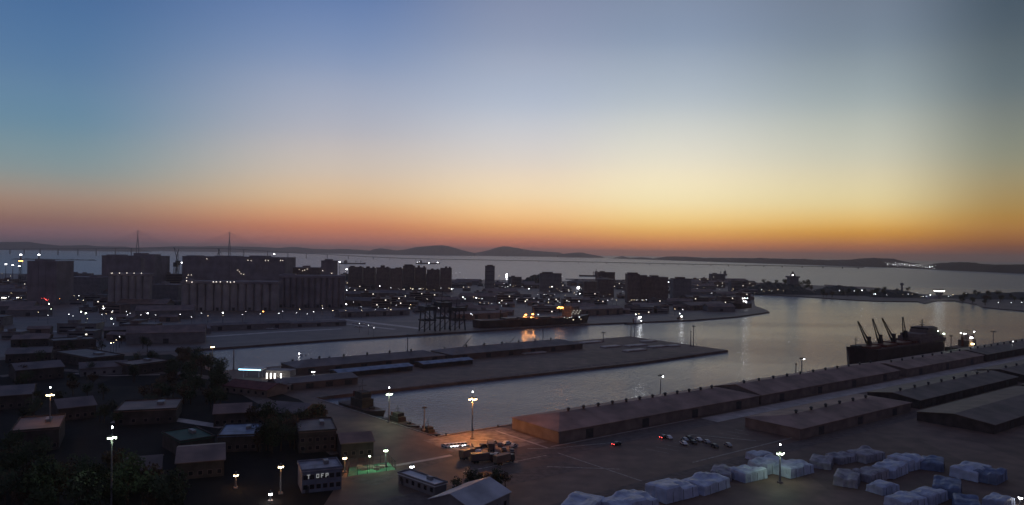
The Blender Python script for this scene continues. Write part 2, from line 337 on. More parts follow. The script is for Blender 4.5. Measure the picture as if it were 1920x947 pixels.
ridge('hills', [(1590,489),(1611,484.4),(1638,483),(1676,484.6),(1695,490),(1712,493)], 0, lambda px: 112000/(500.5+(px-1640)*0.03-hor(px)) + 900, 350)
ridge('hills', [(1636,497),(1700,497),(1748,495),(1761,493),(1790,491),(1822,491.7),(1847,495),(1885,496),(1920,495),(1990,492),(2080,494),(2200,500)], 0, lambda px: 112000/(500+(px-1640)*0.048-hor(px)), 260)
ridge('hills', [(28,487),(80,488.5),(110,487),(150,490),(178,491.5)], 0, 4300, 60)      # low tidal island left

# ------------------------------------------------------------------ lamps
def lamp_proto(name, m, h, hr, mast=False):
    r_ = thing(name, 'lamp', 'street lamp')
    MB().tube((0,0,0), (0,0,h), 0.16 if not mast else 0.38, 0.1 if not mast else 0.2, 6).build('pole', 'dark', r_)
    mb = MB(); n_ = 8
    rings = [[(rr*hr*math.cos(2*math.pi*i/n_), rr*hr*math.sin(2*math.pi*i/n_), h+zz*hr) for i in range(n_)] for rr, zz in ((0.45,-0.5),(0.95,-0.15),(1,0.15),(0.6,0.5))]
    mb.loft(rings).build('lamp_head', m, r_)
    return proto(r_)
LP = {}
for c, m in (('w','L_w'),('y','L_y'),('m','L_m'),('o','L_o'),('g','L_g'),('r','L_r')):
    m2 = 'L_n' if c == 'w' else m; LP[c+'0'] = lamp_proto('street_lamp', m2, 9.0, 0.24); LP[c+'1'] = lamp_proto('street_lamp', m2, 9.0, 0.38); LP[c+'2'] = lamp_proto('street_lamp', m, 12.0, 0.66)
LAMPH = {'0': 9.0, '1': 9.0, '2': 12.0}
LAMPS = []
def lamps(label, group, items, zbase=0.0):
    for it in items:
        px, py, k = it[:3]; zb = it[3] if len(it) > 3 else zbase
        v = G(px, py, zb + LAMPH[k[1]]); d = v.y
        sc_ = min(2.0, max(0.8, d/1500))
        v = G(px, py, zb + LAMPH[k[1]]*(1 if d < 1500 else min(1.35, sc_)))
        s_ = (v.z - zb)/LAMPH[k[1]]
        k = {0: k, 1: k, 2: k.replace('w', 'm') if k[1] != '2' else k}[int(px*7.3+py*3.1) % 3]
        place(LP[k], loc=(v.x, v.y, zb), label=label, group=group, scale=(max(s_, min(1.6, d/1300)),)*2 + (s_,))
        LAMPS.append((px, py, v.y))
lamps('street lamp with a bright head among the dark town west of the silos', 'street lamps in the far left town', [
 (4,513,'w0'),(175,523,'w1'),(172,536,'w0'),(6,558,'w1'),(16,556,'w0'),(35,558,'w1'),(40,558,'w0'),(91,543.6,'w0'),(131,547,'w0'),(135,547,'w0'),(139,554,'w0'),(148,554,'w1'),(146,561,'w0'),(156,562.5,'w1'),(100,555,'w1'),(125,555,'o0'),(92,569,'g2'),(96,579,'g0'),(90,590.5,'w0'),(129,589,'w1'),(137,592,'w0'),(152,584,'g2'),(161,587,'g2'),(164,597,'w0'),(194,578,'w2'),(211,582.5,'w0'),(237,584,'w0'),(277,587,'w2'),(292,590,'w0'),(315,573,'w1'),(209,597,'g2'),(213,607,'w0'),(191,589,'w0'),(199,588,'w0'),(208,643,'y1'),(213,642,'w0'),(218,637,'w0'),(22,549,'w0'),(58,551,'w0'),(61,557,'w0'),(112,560,'o0'),(103,558,'o0'),(20,517,'w0'),(55,546,'w0'),(239,590,'w0'),(244,587,'w0'),(264,590,'w0'),(224,631,'w0'),(72,585,'w0')])
lamps('red lamp in the glowing red cluster of the far left town', 'red lamps in the left town', [(79,556,'r1'),(86,561,'r2'),(83,559,'r1'),(88,563,'r1'),(78,559,'r0'),(91,561,'r0')])
lamps('street lamp on the road at the foot of the big grain silos', 'lamps along the road before the silos', [
 (296,547,'w2'),(338,589,'w1'),(359,594,'w0'),(390,592,'w0'),(418,586,'w2'),(461,584,'w0'),(454.5,589,'w0'),(493.5,583.6,'o2'),(488,588,'w0'),(523,587,'w1'),(556,586,'w0'),(562,579,'w1'),(588,584,'w1'),(605,578,'w1'),(624,582,'w1'),(604,573,'w0'),(418,591,'w0'),(378,587,'w0'),(530,583,'w0'),(576,588,'w0')])
lamps('white lamp in the dense row just right of the grain silos', 'lamps beside the right silo', [(651,530,'w1'),(650,543.5,'w2'),(649,570,'w2'),(648,581.5,'w0'),(656,540,'w0'),(647,536,'w0'),(663,566,'w0'),(650,556,'w0')])
lamps('white street lamp among the low dark blocks of the middle town', 'street lamps in the middle of the town', [
 (712,536,'w2'),(694,527,'w0'),(733,539,'w1'),(770,540,'w1'),(777,531,'w0'),(786,541,'w1'),(775,541,'w0'),(793,541,'w0'),(814,543,'w0'),(827,540,'w0'),(842,540,'w1'),(847,541.5,'w2'),(850,541,'w1'),(879,538,'w1'),(922,516,'w0'),(936,517,'w0'),(928,533,'w0'),(957,534,'w1'),(991.5,541,'w2'),(868,557,'w2'),(872,560,'w1'),(888,556.5,'w1'),(893,558,'w2'),(898,559,'w1'),(904,559,'w1'),(927,556,'w0'),(936,567,'w1'),(949,569,'w0'),(969,560,'w0'),(985,565,'w1'),(770,571,'w1'),(743,572,'w0'),(709,575,'w0'),(678,581.5,'w0'),(883,588,'w1'),(886,590,'w0'),(691,609.5,'w0'),(674,606,'w0'),(701,614,'w0'),(661,525,'w0'),(678,526,'w0'),(720,533,'w0'),(748,541,'w0'),(755,542,'w0'),(765,530,'w0'),(800,542,'w0'),(875,521,'w0'),(869,519,'w0'),(912,519,'w0'),(917,522,'w0'),(905,524,'w0'),(942,536,'w0'),(947,538,'w0'),(952,537,'w1'),(962,536,'w0'),(945,531,'w0'),(906,534,'w0'),(922,569,'w0'),(916,568,'w0'),(908,568,'w0'),(900,567,'w0'),(940,573,'w0'),(812,575,'w0'),(855,583,'w0'),(860,579,'w0'),(704,580,'w0'),(722,578,'w0'),(733,580,'w1'),(728,577,'w0'),(677,575,'w0'),(848,513,'w0'),(855,512,'w0'),(862,510,'w0')])
lamps('small lamp in the thick of the town above the orange quay', 'town lamps above the orange quay', [
 (1009,589.5,'w1'),(1035,537,'w2'),(1031,538,'w1'),(1038,536,'w1'),(1020,522,'w1'),(1004,520,'w0'),(1020,552,'w1'),(1024,552,'w0'),(1028.6,566,'w1'),(1049,566,'w0'),(1087,550,'w2'),(1077,548,'w1'),(1067,545.6,'w1'),(1080,552,'w0'),(1067,565,'w0'),(1085.6,564.6,'w1'),(985,564,'w1'),(1054,519,'w0'),(969,561,'w0'),(1001,559,'w0'),(1009,566,'w0'),(1018,533,'w0'),(1045,541,'w0'),(1049,544,'w0'),(1053,546,'w0'),(1072,544,'w0'),(1060,553,'w0'),(979,537,'w0'),(967,534,'w0'),(996,536,'w0'),(1010,548,'w0'),(1029,561,'w1'),(1046,564,'w0'),(1053,530,'w0'),(1019,529,'w0'),(1030,545,'w0'),(1008,552,'w0'),(1040,552,'w0'),(1082,546,'w0'),(1090,541,'w0')])
lamps('orange sodium lamp over the glowing quay on the far bank', 'orange lamps on the far quay', [(983,593,'o2'),(996,594.5,'o2'),(1045.5,577,'o2'),(1051,578,'o2'),(1069,579,'o2'),(1074,579,'o2'),(1056,579,'o0')])
lamps('white lamp at the bow end of the dark moored carrier', 'white lamps by the far carrier', [(1075,599,'w1'),(1080,588,'w1'),(1072,594,'w0'),(1086,594,'w1'),(1058,595,'w0'),(1064,596,'w0'),(1083,591,'w0'),(1078,585,'w0'),(1068,595,'w0'),(1089,598,'w0')])
lamps('lamp around the large dark blocks right of the town', 'lamps around the large dark blocks', [
 (1150,545,'w0'),(1139,543,'w0'),(1143,552,'w0'),(1121.5,563,'w0'),(1139.5,562.5,'w1'),(1156,562,'w1'),(1175,544.5,'w1'),(1166,539,'w0'),(1184,562,'w1'),(1189,562,'w1'),(1194,562,'w1'),(1204,562,'w1'),(1207,562,'w0'),(1212,561.5,'w1'),(1181,565,'w0'),(1133,545,'w0'),(1131,554,'w0'),(1148,560,'w0'),(1168,546,'w0'),(1172,551,'w0'),(1253.5,528.7,'w2'),(1275,530,'w1'),(1278,534.6,'w1'),(1308.5,534,'w1'),(1334,549,'w1'),(1265.5,579,'w1'),(1280,580,'w1'),(1320,538,'w0'),(1307,541,'w0'),(1349,542,'w0'),(1372,544,'w0'),(1375,542,'w0'),(1355,535,'w0'),(1295,536,'w0'),(1198,588,'w1')])
lamps('lamp on the low spit between the harbour basin and the open sea', 'lamps along the outer mole', [
 (1428,542.6,'w1'),(1436,541,'w1'),(1432,545,'w0'),(1442.5,543.6,'w1'),(1447,545,'w0'),(1452,542,'w0'),(1459,542.6,'w1'),(1469,545,'w0'),(1488,545,'w0'),(1529,545,'w0'),(1574,545,'w1'),(1587,545,'w1'),(1602,545,'w1'),(1616,544,'w2'),(1641,551,'w2'),(1638,551,'w1'),(1692.5,551,'w0'),(1702.6,551,'w1'),(1711,551,'w0'),(1744.5,552.5,'w2'),(1731,555.6,'w1'),(1737,555,'w1'),(1727,556,'w0'),(1787,552,'w1'),(1812,549,'w1'),(1778.6,555.6,'w1'),(1783,554,'w0'),(1872,567,'w1'),(1896,567,'w1'),(1916,566.5,'w1'),(1720,548,'w0'),(1662,552,'w0')])
lamps('lamp near the dark gantries left of the far carrier', 'lamps by the far gantries', [(800,560,'w0'),(835,565,'w0'),(852,578,'w0'),(822,577,'w0')])
# ------------------------------------------------------------------ tall light masts
def flood(px, base_y, lamp_y, c, label, watts=0, lit=True, near=None, r_h=1.0, two=True):
    b_ = G(px, base_y) if near is None else near
    hgt = H - (lamp_y - hor(px))/FPX*b_.y
    t_ = thing('light_mast', label, 'light mast', b_, 0.4, 'tall light masts in the harbour')
    MB().box(-0.7,0.7,-0.7,0.7,0,0.5).build('base', 'quaywall', t_)
    rr = 0.32 if b_.y < 450 else 0.45
    MB().tube((0,0,0.5), (0,0,hgt+0.6), rr, rr*0.55, 8).build('pole', 'steel', t_)
    MB().box(-1.5*r_h,1.5*r_h,-0.14,0.14,hgt-0.2,hgt+0.05).box(-0.14,0.14,-1.2*r_h,1.2*r_h,hgt+0.05,hgt+0.28).build('crossarm', 'dark', t_)
    spots = [(-1.1,-0.2),(1.1,-0.2),(-0.1,-1.0),(0.1,1.0)]
    for i, (x, y) in enumerate(spots):
        x *= r_h; y *= r_h; s_ = 0.42*r_h
        hs = MB().box(x-s_,x+s_,y-s_,y+s_,hgt-0.45,hgt-0.2).build('floodlight', 'dark', t_)
        if lit and (two or i == 1):
            MB().loft([[(x+k*s_*0.85*a1, y+k*s_*0.85*a2, z) for a1, a2 in ((-1,-1),(1,-1),(1,1),(-1,1))] for k, z in ((0.55,hgt-0.95),(1,hgt-0.45))]).build('lens', 'L_'+c, hs)
    if lit and two and r_h > 0.8:
        MB().tube((0,0,hgt+0.6),(0,0,hgt+2.2),0.08,0.08,5).build('spike', 'dark', t_)
        MB().tube((0,0,hgt+2.2),(0,0,hgt+2.7),0.22,0.16,8).build('ghost_lamp', 'L_w', t_)  # added lamp stands in for a ghost image in the window glass
    if watts:
        colr = {'y':(1,0.36,0.07),'g':(0.7,1,0.65),'w':(1,0.95,0.9),'o':(1,0.42,0.12)}[c]
        light(t_, (0,0,hgt-1.6), colr, watts, 0.6)
    LAMPS.append((px, lamp_y, b_.y)); return t_
flood(885, 822, 745, 'y', 'tall mast with blazing yellow floodlights by the corner of the near basin', 24000, r_h=1.25)
flood(729, 792, 736, 'g', 'lit greenish white mast behind the naval boat, left of the yellow one', 3000, r_h=1.0)
flood(795, 806, 763, 'w', 'unlit dark mast standing behind the small moored boats', 0, False, r_h=0.7)
flood(1238, 753, 703, 'w', 'mast on the near quay with one small lamp lit, in the middle of the water', 300, r_h=1.1, two=False)
flood(1503, 709, 671, 'w', 'lit mast on the quay left of the crane ship, taller of the two', 300, r_h=1.3, two=False)
flood(1492, 711, 682, 'w', 'unlit mast on the quay left of the crane ship, shorter of the two', 0, False, r_h=0.5)
flood(93, 829, 737, 'y', 'lone yellow-lit mast in the dark district at the left', 1800, r_h=1.0)
flood(208, 975, 816, 'g', 'tall green-white mast rising from the bottom left of the photo', 1600, near=G(208, 975), r_h=0.85)
flood(1462, 905, 846, 'g', 'greenish mast glaring among the tarpaulin stacks', 1200, r_h=1.0)
flood(398, 690, 648, 'y', 'small lit mast at the left end of the far basin', 600, r_h=0.8)
flood(438, 693, 652, 'w', 'unlit mast beside the left end of the far basin', 0, False, r_h=0.5)
flood(764, 658, 627, 'w', 'unlit mast between the two warehouses on the pier', 0, False, r_h=0.5)
flood(1018, 645, 619, 'w', 'unlit mast at the right gable of the pier warehouse', 0, False, r_h=0.5)
flood(1131, 640, 623, 'w', 'short unlit mast with a wide crossarm on the open pier', 0, False, r_h=1.6)
flood(1183, 631, 609, 'w', 'left of two unlit masts at the far corner of the pier', 0, False, r_h=0.5)
flood(1190, 631.5, 612, 'w', 'right of two unlit masts at the far corner of the pier', 0, False, r_h=0.8)
flood(1295, 648, 621, 'w', 'shorter of two unlit masts towards the tip of the pier', 0, False, r_h=0.5)
flood(1300, 649, 611, 'w', 'taller of two unlit masts towards the tip of the pier', 0, False, r_h=1.2)
flood(1783, 662, 629, 'w', 'thin unlit mast on the quay left of the lit workboat', 0, False, r_h=1.2)
flood(1862, 655, 621, 'w', 'thick unlit mast on the quay right of the lit workboat', 0, False, r_h=1.8)
flood(1655, 700, 686, 'y', 'low lamp lighting the quay beside the crane ship', 1500, r_h=0.8, two=False)
flood(526, 925, 871, 'y', 'yellow lamp mast beside the small office with white lettering', 900, r_h=0.6)
flood(646, 885, 855, 'y', 'small lamp at the left edge of the green lit court', 900, r_h=0.5)
flood(723, 875, 841, 'g', 'small greenish lamp at the far side of the green lit court', 900, r_h=0.5)
flood(772, 893, 871, 'w', 'small white lamp right of the green lit court', 500, r_h=0.5)
flood(442, 915, 887, 'y', 'tiny lamp in the dark lot left of the small office', 300, r_h=0.5)
flood(507, 940, 922, 'w', 'tiny lamp below the small office near the photo bottom', 250, r_h=0.4)
flood(1913, 950, 929, 'w', 'bright little lamp at the bottom right corner', 120, r_h=0.5)
flood(587, 712, 694.5, 'w', 'single white lamp on the left warehouse side of the pier', 500, r_h=0.7)
flood(1899, 660, 645, 'w', 'single white lamp at the far right of the quay', 500, r_h=0.9)
# ------------------------------------------------------------------ vehicles
def car_proto(m, lights=None):
    c = thing('parked_car', 'car', 'car')
    sec = [(-2.15,0.45),(-2.1,0.8),(-1.5,0.92),(-0.85,1.42),(0.75,1.45),(1.45,0.98),(2.1,0.88),(2.2,0.45)]
    k = len(sec); vs = []
    for y in (-0.86, 0.86): vs += [(x, y*(0.86 if z > 1.2 else 1), z) for x, z in sec]
    MB().add(vs, [(i, i+1, i+1+k, i+k) for i in range(k-1)] + [(k-1, 0, k, 2*k-1), tuple(range(k))[::-1], tuple(range(k, 2*k))]).build('body', m, c)
    MB().add([(-1.42,-0.89,0.98),(1.32,-0.89,1.0),(0.7,-0.80,1.36),(-0.82,-0.80,1.36)], [(0,1,2,3)]).add([(-1.42,0.89,0.98),(1.32,0.89,1.0),(0.7,0.80,1.36),(-0.82,0.80,1.36)], [(3,2,1,0)]).add([(1.42,-0.7,1.03),(1.42,0.7,1.03),(0.8,0.66,1.44),(0.8,-0.66,1.44)],[(0,1,2,3)]).build('window', 'glass', c)
    for x in (-1.35, 1.35):
        for y in (-0.8, 0.8): MB().tube((x,y-0.1,0.33),(x,y+0.1,0.33),0.33,0.33,10).build('wheel', 'tyre', c)
    for y in (-0.6, 0.6):
        MB().box(2.16,2.24,y-0.17,y+0.17,0.6,0.76).build('headlight', 'L_w' if lights == 'h' else 'white', c)
        MB().box(-2.2,-2.12,y-0.17,y+0.17,0.62,0.78).build('tail_light', 'L_r' if lights == 't' else 'car_r', c)
    return proto(c)
CARS = {k: car_proto(*a) for k, a in dict(w=('car_w',), d=('car_d',), s=('car_s',), r=('car_r',), h=('car_w','h'), t=('car_d','t')).items()}
def car(k, px, py, rz, label, group=None): place(CARS[k], loc=G(px, py), rz=rz, label=label, group=group)
for i, (px, py) in enumerate([(836,838),(843,837.5),(850,837),(857,836),(864,835.5),(871,835)]):
    car('h' if i in (1,2,4) else 'w', px, py, QA+math.pi/2+math.pi, 'white car parked in the row left of the yellow mast foot', 'white cars in a row by the basin corner')
for i, (px, py) in enumerate([(905,838),(925,832),(938,836),(950,833),(962,838),(945,845),(915,860),(930,855),(960,848)]):
    car('dsdwsd'[i % 6], px, py, QA + (i % 3)*0.5, 'dark parked car on the orange-lit lot right of the yellow mast', 'cars on the orange-lit lot')
car('t', 1156, 834, QA, 'dark car with glowing red tail lights alone on the yard road')
car('t', 1245, 821, QA, 'car with bright tail lights at the left end of the parked row')
for i, (px, py) in enumerate([(1254,822),(1284,826),(1292,823),(1310,826),(1325,830),(1300,831),(1282,833),(1365,836),(1340,838)]):
    car('wsdwsdwsd'[i], px, py, QA+1.2, 'parked car on the brown yard left of the tarpaulin stacks', 'cars parked on the brown yard')
for i, (px, py) in enumerate([(664,607),(671,607.5),(680,608),(688,610),(668,613),(676,613),(695,612),(700,615),(503,617),(510,617),(516,617)]):
    car('wsw'[i % 3], px, py, 0.1, 'tiny pale parked car on the far bank yard', 'cars on the far bank yard')
def truck(px, py, rz, label, m='car_w', boxm='roof'):
    c = thing('truck', label, 'truck', G(px, py), rz, 'trucks by the basin corner')
    cab = MB().add([(2.6,-1.2,0.6),(4.6,-1.2,0.6),(4.6,-1.2,1.9),(4.2,-1.2,3.0),(2.6,-1.2,3.0),(2.6,1.2,0.6),(4.6,1.2,0.6),(4.6,1.2,1.9),(4.2,1.2,3.0),(2.6,1.2,3.0)], [(0,1,2,3,4),(9,8,7,6,5),(0,5,6,1),(1,6,7,2),(2,7,8,3),(3,8,9,4),(4,9,5,0)]).build('cab', m, c)
    MB().add([(4.62,-1.0,1.85),(4.62,1.0,1.85),(4.25,1.0,2.85),(4.25,-1.0,2.85)],[(0,1,2,3)]).build('windscreen','glass',cab)
    MB().box(-4.6,2.4,-1.25,1.25,1.1,3.6).build('cargo_box', boxm, c)
    MB().box(-4.6,4.4,-0.5,0.5,0.6,1.0).build('chassis', 'dark', c)
    for x in (-3.6,-2.4,3.5):
        for y in (-1.1,1.1): MB().tube((x,y-0.15,0.5),(x,y+0.15,0.5),0.5,0.5,10).build('wheel','tyre',c)
    for y in (-0.85,0.85): MB().box(4.6,4.68,y-0.2,y+0.2,0.8,1.05).build('headlight','L_w' if 'headlights' in label else 'white',c)
    return c
truck(893, 852, QA-2.0, 'truck with headlights on, below the foot of the yellow mast')
truck(905, 866, QA-0.3, 'dark box truck nearest the camera on the basin corner lot', 'car_d', 'roof')
truck(880, 858, QA+0.2, 'dark truck left of the truck with headlights', 'car_d', 'roofb')
truck(920, 843, QA+1.0, 'grey box truck parked right behind the yellow mast', 'car_s', 'roof')
truck(945, 868, QA+0.1, 'long dark truck on the orange-lit asphalt', 'car_d', 'roofb')

# ------------------------------------------------------------------ bulk carrier with four cranes
def hull_mb(L, B, z0, z1, bow=0.16, stern=0.05, flare=1.0, sheer=2.0, flat=0.12):
    mb = MB(); rings = []
    for i in range(15):
        f = i/14; x = -L/2 + f*L
        if f > 1-bow: k = 1-((f-(1-bow))/bow)**1.8*0.98
        elif f < stern: k = 0.75+0.25*f/stern
        else: k = 1
        s_ = sheer*max(0, (f-0.8)/0.2)**1.5 + sheer*0.35*max(0, (0.1-f)/0.1)
        xx = x + (flare*2.5*max(0,(f-0.85)/0.15) if f > 0.85 else 0)
        kk = max(k, 0.02); zt = z1+s_
        rings.append([(x, -B/2*kk*0.9, z0), (x, -B/2*kk, z0+(z1-z0)*0.45), (xx, -B/2*max(k,0.10), zt), (xx, B/2*max(k,0.10), zt), (x, B/2*kk, z0+(z1-z0)*0.45), (x, B/2*kk*0.9, z0)])
    mb.loft(rings); return mb
A = G(1596, 698); B_ = G(1752, 669)
# ship lies on the water side of the quay
sA, _ = QT(A); sB, _ = QT(B_)
def on_quay_line(px, t_):
    d = ray(px, 600); o0 = Q(0, t_); k = o0.dot(QI)/Vector((d.x, d.y, 0)).dot(QI); return QT(Vector((d.x*k, d.y*k, 0)))[0]
sA = on_quay_line(1594, -14.5); sB = on_quay_line(1752, -14.5); L = sB - sA; sm_ = (sA+sB)/2
ship = thing('cargo_ship', 'big dark bulk carrier with four raised deck cranes berthed at the near quay', 'ship', Q(sm_, -14.5, -2.5), QA + math.pi)
Bm = 23.0
hull_mb(L, Bm, -1.5, 12.2, sheer=3.2).build('hull', 'hull', ship)
MB().box(-L/2+3, L/2-18, -Bm/2+0.6, Bm/2-0.6, 12.2, 12.6).build('deck', 'deckm', ship)
hs = [52, 30, 8, -14]                         # crane positions, bow is +x
for x in [L*0.33, L*0.15, -L*0.03, -L*0.2]:
    MB().box(x-L*0.06, x+L*0.06, -8, 8, 12.6, 14.6).build('hatch_cover', 'hullr', ship)
for x in (-L/2+2, L/2-2):
    pass
rail = MB()
for s_ in (-1, 1):
    rail.box(-L/2+4, L/2-22, s_*(Bm/2-0.35)-0.05, s_*(Bm/2-0.35)+0.05, 13.4, 13.55)
    for i in range(24): x = -L/2+4+i*(L-27)/24; rail.box(x, x+0.12, s_*(Bm/2-0.35)-0.05, s_*(Bm/2-0.35)+0.05, 12.6, 13.4)
rail.build('railing', 'dark', ship)
tips = [(1608.6, 602), (1636, 597), (1654, 596), (1692.6, 594)]; bases = [(1629.5, 643), (1651, 639), (1676, 637), (1698, 631)]
import bpy as _b
inv = (Matrix.Translation(ship.location) @ Matrix.Rotation(QA+math.pi, 4, 'Z')).inverted()
for (bx, by), (tx, ty) in zip(bases, tips):
    # the crane stands on the ship centre line where its ray meets that plane
    d = ray(bx, by); o0 = Q(0, -14.5); nrm = QI
    tt = (o0 - Vector((0,0,0))).dot(nrm) / Vector((d.x, d.y, 0)).dot(nrm)
    pw = Vector((d.x*tt, d.y*tt, H + d.z*tt)); pl = inv @ pw
    d2 = ray(tx, ty); tt2 = (o0).dot(nrm)/Vector((d2.x, d2.y, 0)).dot(nrm); tw = Vector((d2.x*tt2, d2.y*tt2, H+d2.z*tt2)); tl = inv @ tw
    x = pl.x; zb = pl.z
    ped = MB().tube((x,0,12.6),(x,0,zb-0.5),1.5,1.3,12).build('crane_pedestal', 'hullr', ship)
    MB().box(x-1.5,x+1.5,-1.5,1.5,zb-2.5,zb+1.5).box(x-1.0,x+1.0,-1.1,1.1,zb+1.5,zb+5.2).build('crane_house', 'hull', ped)
    jb = MB()
    for y in (-1.3, 1.3):
        a_ = Vector((x + (1.6 if tl.x > x else -1.6), y, zb)); e_ = Vector((tl.x, y*0.25, tl.z))
        jb.tube(a_, e_, 0.62, 0.34, 5)
        jb.tube(a_+Vector((0,0,1.5)), e_, 0.3, 0.2, 5)
        for k in range(1, 9):
            f = k/9; p = a_.lerp(e_, f); p2 = (a_+Vector((0,0,1.5))).lerp(e_, f+0.05); jb.tube(p, p2, 0.12, 0.12, 4)
    for k in range(0, 8):
        f = k/8; p = Vector((x+1.6,-1.3,zb)).lerp(Vector((tl.x,-0.32,tl.z)), f); q = Vector((x+1.6,1.3,zb)).lerp(Vector((tl.x,0.32,tl.z)), f); jb.tube(p, q, 0.12, 0.12, 4)
    jb.build('crane_jib', 'dark', ped)
    MB().tube((x,0,zb+6),(tl.x,0,tl.z),0.09,0.09,4).tube((tl.x,0,tl.z),(tl.x,0,tl.z-9),0.07,0.07,4).build('crane_cable', 'dark', ped)
# superstructure at the stern (x negative)
sx = -L/2 + 12
PXL = lambda p: (1673-p)/158*L
sup = MB()
for p0, p1, z0, z1, by in ((1699,1751,12.6,15.2,1.5),(1700,1748,15.2,17.6,2.4),(1702,1744,17.6,19.8,3.4),(1718,1741,19.8,22.2,4.5)): sup.box(PXL(p1), PXL(p0), -Bm/2+by, Bm/2-by, z0, z1)
sup = sup.build('superstructure', 'wall2', ship); sx = PXL(1726)
MB().box(PXL(1738), PXL(1721), -Bm/2+4, Bm/2-4, 22.2, 24.2).build('bridge_deck', 'wall2', ship)
MB().box(PXL(1721)+0.01, PXL(1721)+0.15, -Bm/2+4.5, Bm/2-4.5, 22.8, 23.8).build('window', 'glass', ship)
fx = PXL(1744)
fun = MB().loft([[(fx-3,-2.5,17),(fx+2,-2.5,17),(fx+2,2.5,17),(fx-3,2.5,17)],[(fx-3.4,-2,24),(fx+0.8,-2,24),(fx+0.8,2,24),(fx-3.4,2,24)]]).build('funnel', 'hull', ship)
MB().tube((sx,0,24.2),(sx,0,31),0.5,0.2,6).box(sx-0.4,sx+0.4,-2.6,2.6,28,28.4).box(sx-1.6,sx+1.6,-0.3,0.3,29.4,29.8).box(sx-1.3,sx+1.3,-1.6,1.6,25.8,26.3).build('radar_mast', 'dark', ship)
mb = MB().tube((L/2-9,0,15),(L/2-9,0,22.5),0.35,0.2,6).box(L/2-9.3,L/2-8.7,-1.5,1.5,19.5,19.8); mb.build('foremast', 'dark', ship)
MB().box(L/2-13,L/2-6,-2.5,2.5,14,15.6).build('windlass', 'dark', ship)
for x, y, z in ((PXL(1745)-0.4, 5, 19.9), (PXL(1749), 9.0, 17.8), (PXL(1750), 3, 15.4)):
    MB().box(x-0.35,x+0.35,y-0.6,y+0.6,z,z+0.55).build('deck_light', 'L_g', ship)
light(ship, (PXL(1752), 9, 21), (0.6,1,0.65), 900, 0.4)
def workboat(loc, rz, L, label, m='hull', sup='white', lights=None, name='boat', cat='boat', group=None, sup_x=-0.15, tall=1.0):
    t_ = thing(name, label, cat, loc, rz, group); B = L*0.24; hz = L*0.075
    hull_mb(L, B, -0.6, hz, bow=0.3, sheer=L*0.035, flare=0.5).build('hull', m, t_)
    x = L*sup_x
    MB().box(-L*0.46, L*0.3, -B*0.42, B*0.42, hz, hz+0.15).build('deck', 'deckm', t_)
    s_ = MB().box(x-L*0.16, x+L*0.14, -B*0.36, B*0.36, hz+0.15, hz+L*0.075*tall+0.15).box(x-L*0.08, x+L*0.10, -B*0.3, B*0.3, hz+L*0.075*tall+0.15, hz+L*0.14*tall+0.15).build('wheelhouse', sup, t_)
    MB().box(x+L*0.1,x+L*0.1+0.06,-B*0.27,B*0.27,hz+L*0.09*tall+0.15,hz+L*0.125*tall+0.15).build('window','glass',s_)
    zt = hz+L*0.14*tall+0.15
    MB().tube((x,0,zt),(x-L*0.01,0,zt+L*0.16),0.14,0.06,5).box(x-0.1,x+0.1,-B*0.25,B*0.25,zt+L*0.07,zt+L*0.075).tube((x,0,zt+L*0.15),(x-L*0.2,0,hz+1),0.05,0.05,4).build('mast','dark',t_)
    MB().tube((x-L*0.2,0,hz),(x-L*0.21,0,zt*0.92),L*0.022,L*0.018,8).build('funnel','hullr',t_)
    MB().tube((L*0.28,0,hz),(L*0.28,0,hz+L*0.1),0.12,0.08,5).box(L*0.2,L*0.24,-B*0.15,B*0.15,hz,hz+1).build('bow_post','dark',t_)
    for k in range(5):
        for sgn in (-1, 1):
            if L > 25: pass
    if lights:
        for i, (dx, dy, dz, c, s0) in enumerate(lights):
            MB().box(x+dx-s0,x+dx+s0,dy-s0,dy+s0,dz,dz+s0*1.4).build('deck_lamp','L_'+c,t_)
    return t_
# along the basin's near-left side
e0, e1 = G(590, 745), G(818, 818); ED = (e1-e0).normalized(); EN = Vector((-ED.y, ED.x, 0)); ea = math.atan2(ED.y, ED.x)
def E(s_, t_, z=-2.5): v = e0 + ED*s_ + EN*t_; return Vector((v.x, v.y, z))
le = (e1-e0).length
workboat(E(le*0.34, 7.5), ea, 38, 'grey patrol boat with a stepped superstructure moored at the left end of the basin', 'hull', 'walld', name='patrol_boat', group='boats moored along the near basin', sup_x=-0.02, tall=1.4)
workboat(E(le*0.69, 5.5), ea, 25, 'dark fishing boat moored by the unlit mast, left of its pair', 'hull', 'walld', name='fishing_boat', group='boats moored along the near basin', tall=1.1)
workboat(E(le*0.87, 4.6), ea, 20, 'low dark workboat moored nearest the basin corner', 'hull', 'walld', name='workboat', group='boats moored along the near basin', sup_x=0.1, tall=0.8)
v = G(1822, 668, -2.5); s1, t1 = QT(v)
workboat(Q(on_quay_line(1806, -9), -9, -2.5), QA, 52, 'supply ship with blazing deck lamps moored right of the crane ship', 'hull', 'wall2', lights=[(-4,-5,11,'w',0.8),(8,5,12.5,'w',0.9),(-4,-6,5.5,'y',0.8),(-6,3,15,'w',0.4),(7,-3,16,'w',0.4)], name='supply_ship', cat='ship', sup_x=0.18, tall=1.35)

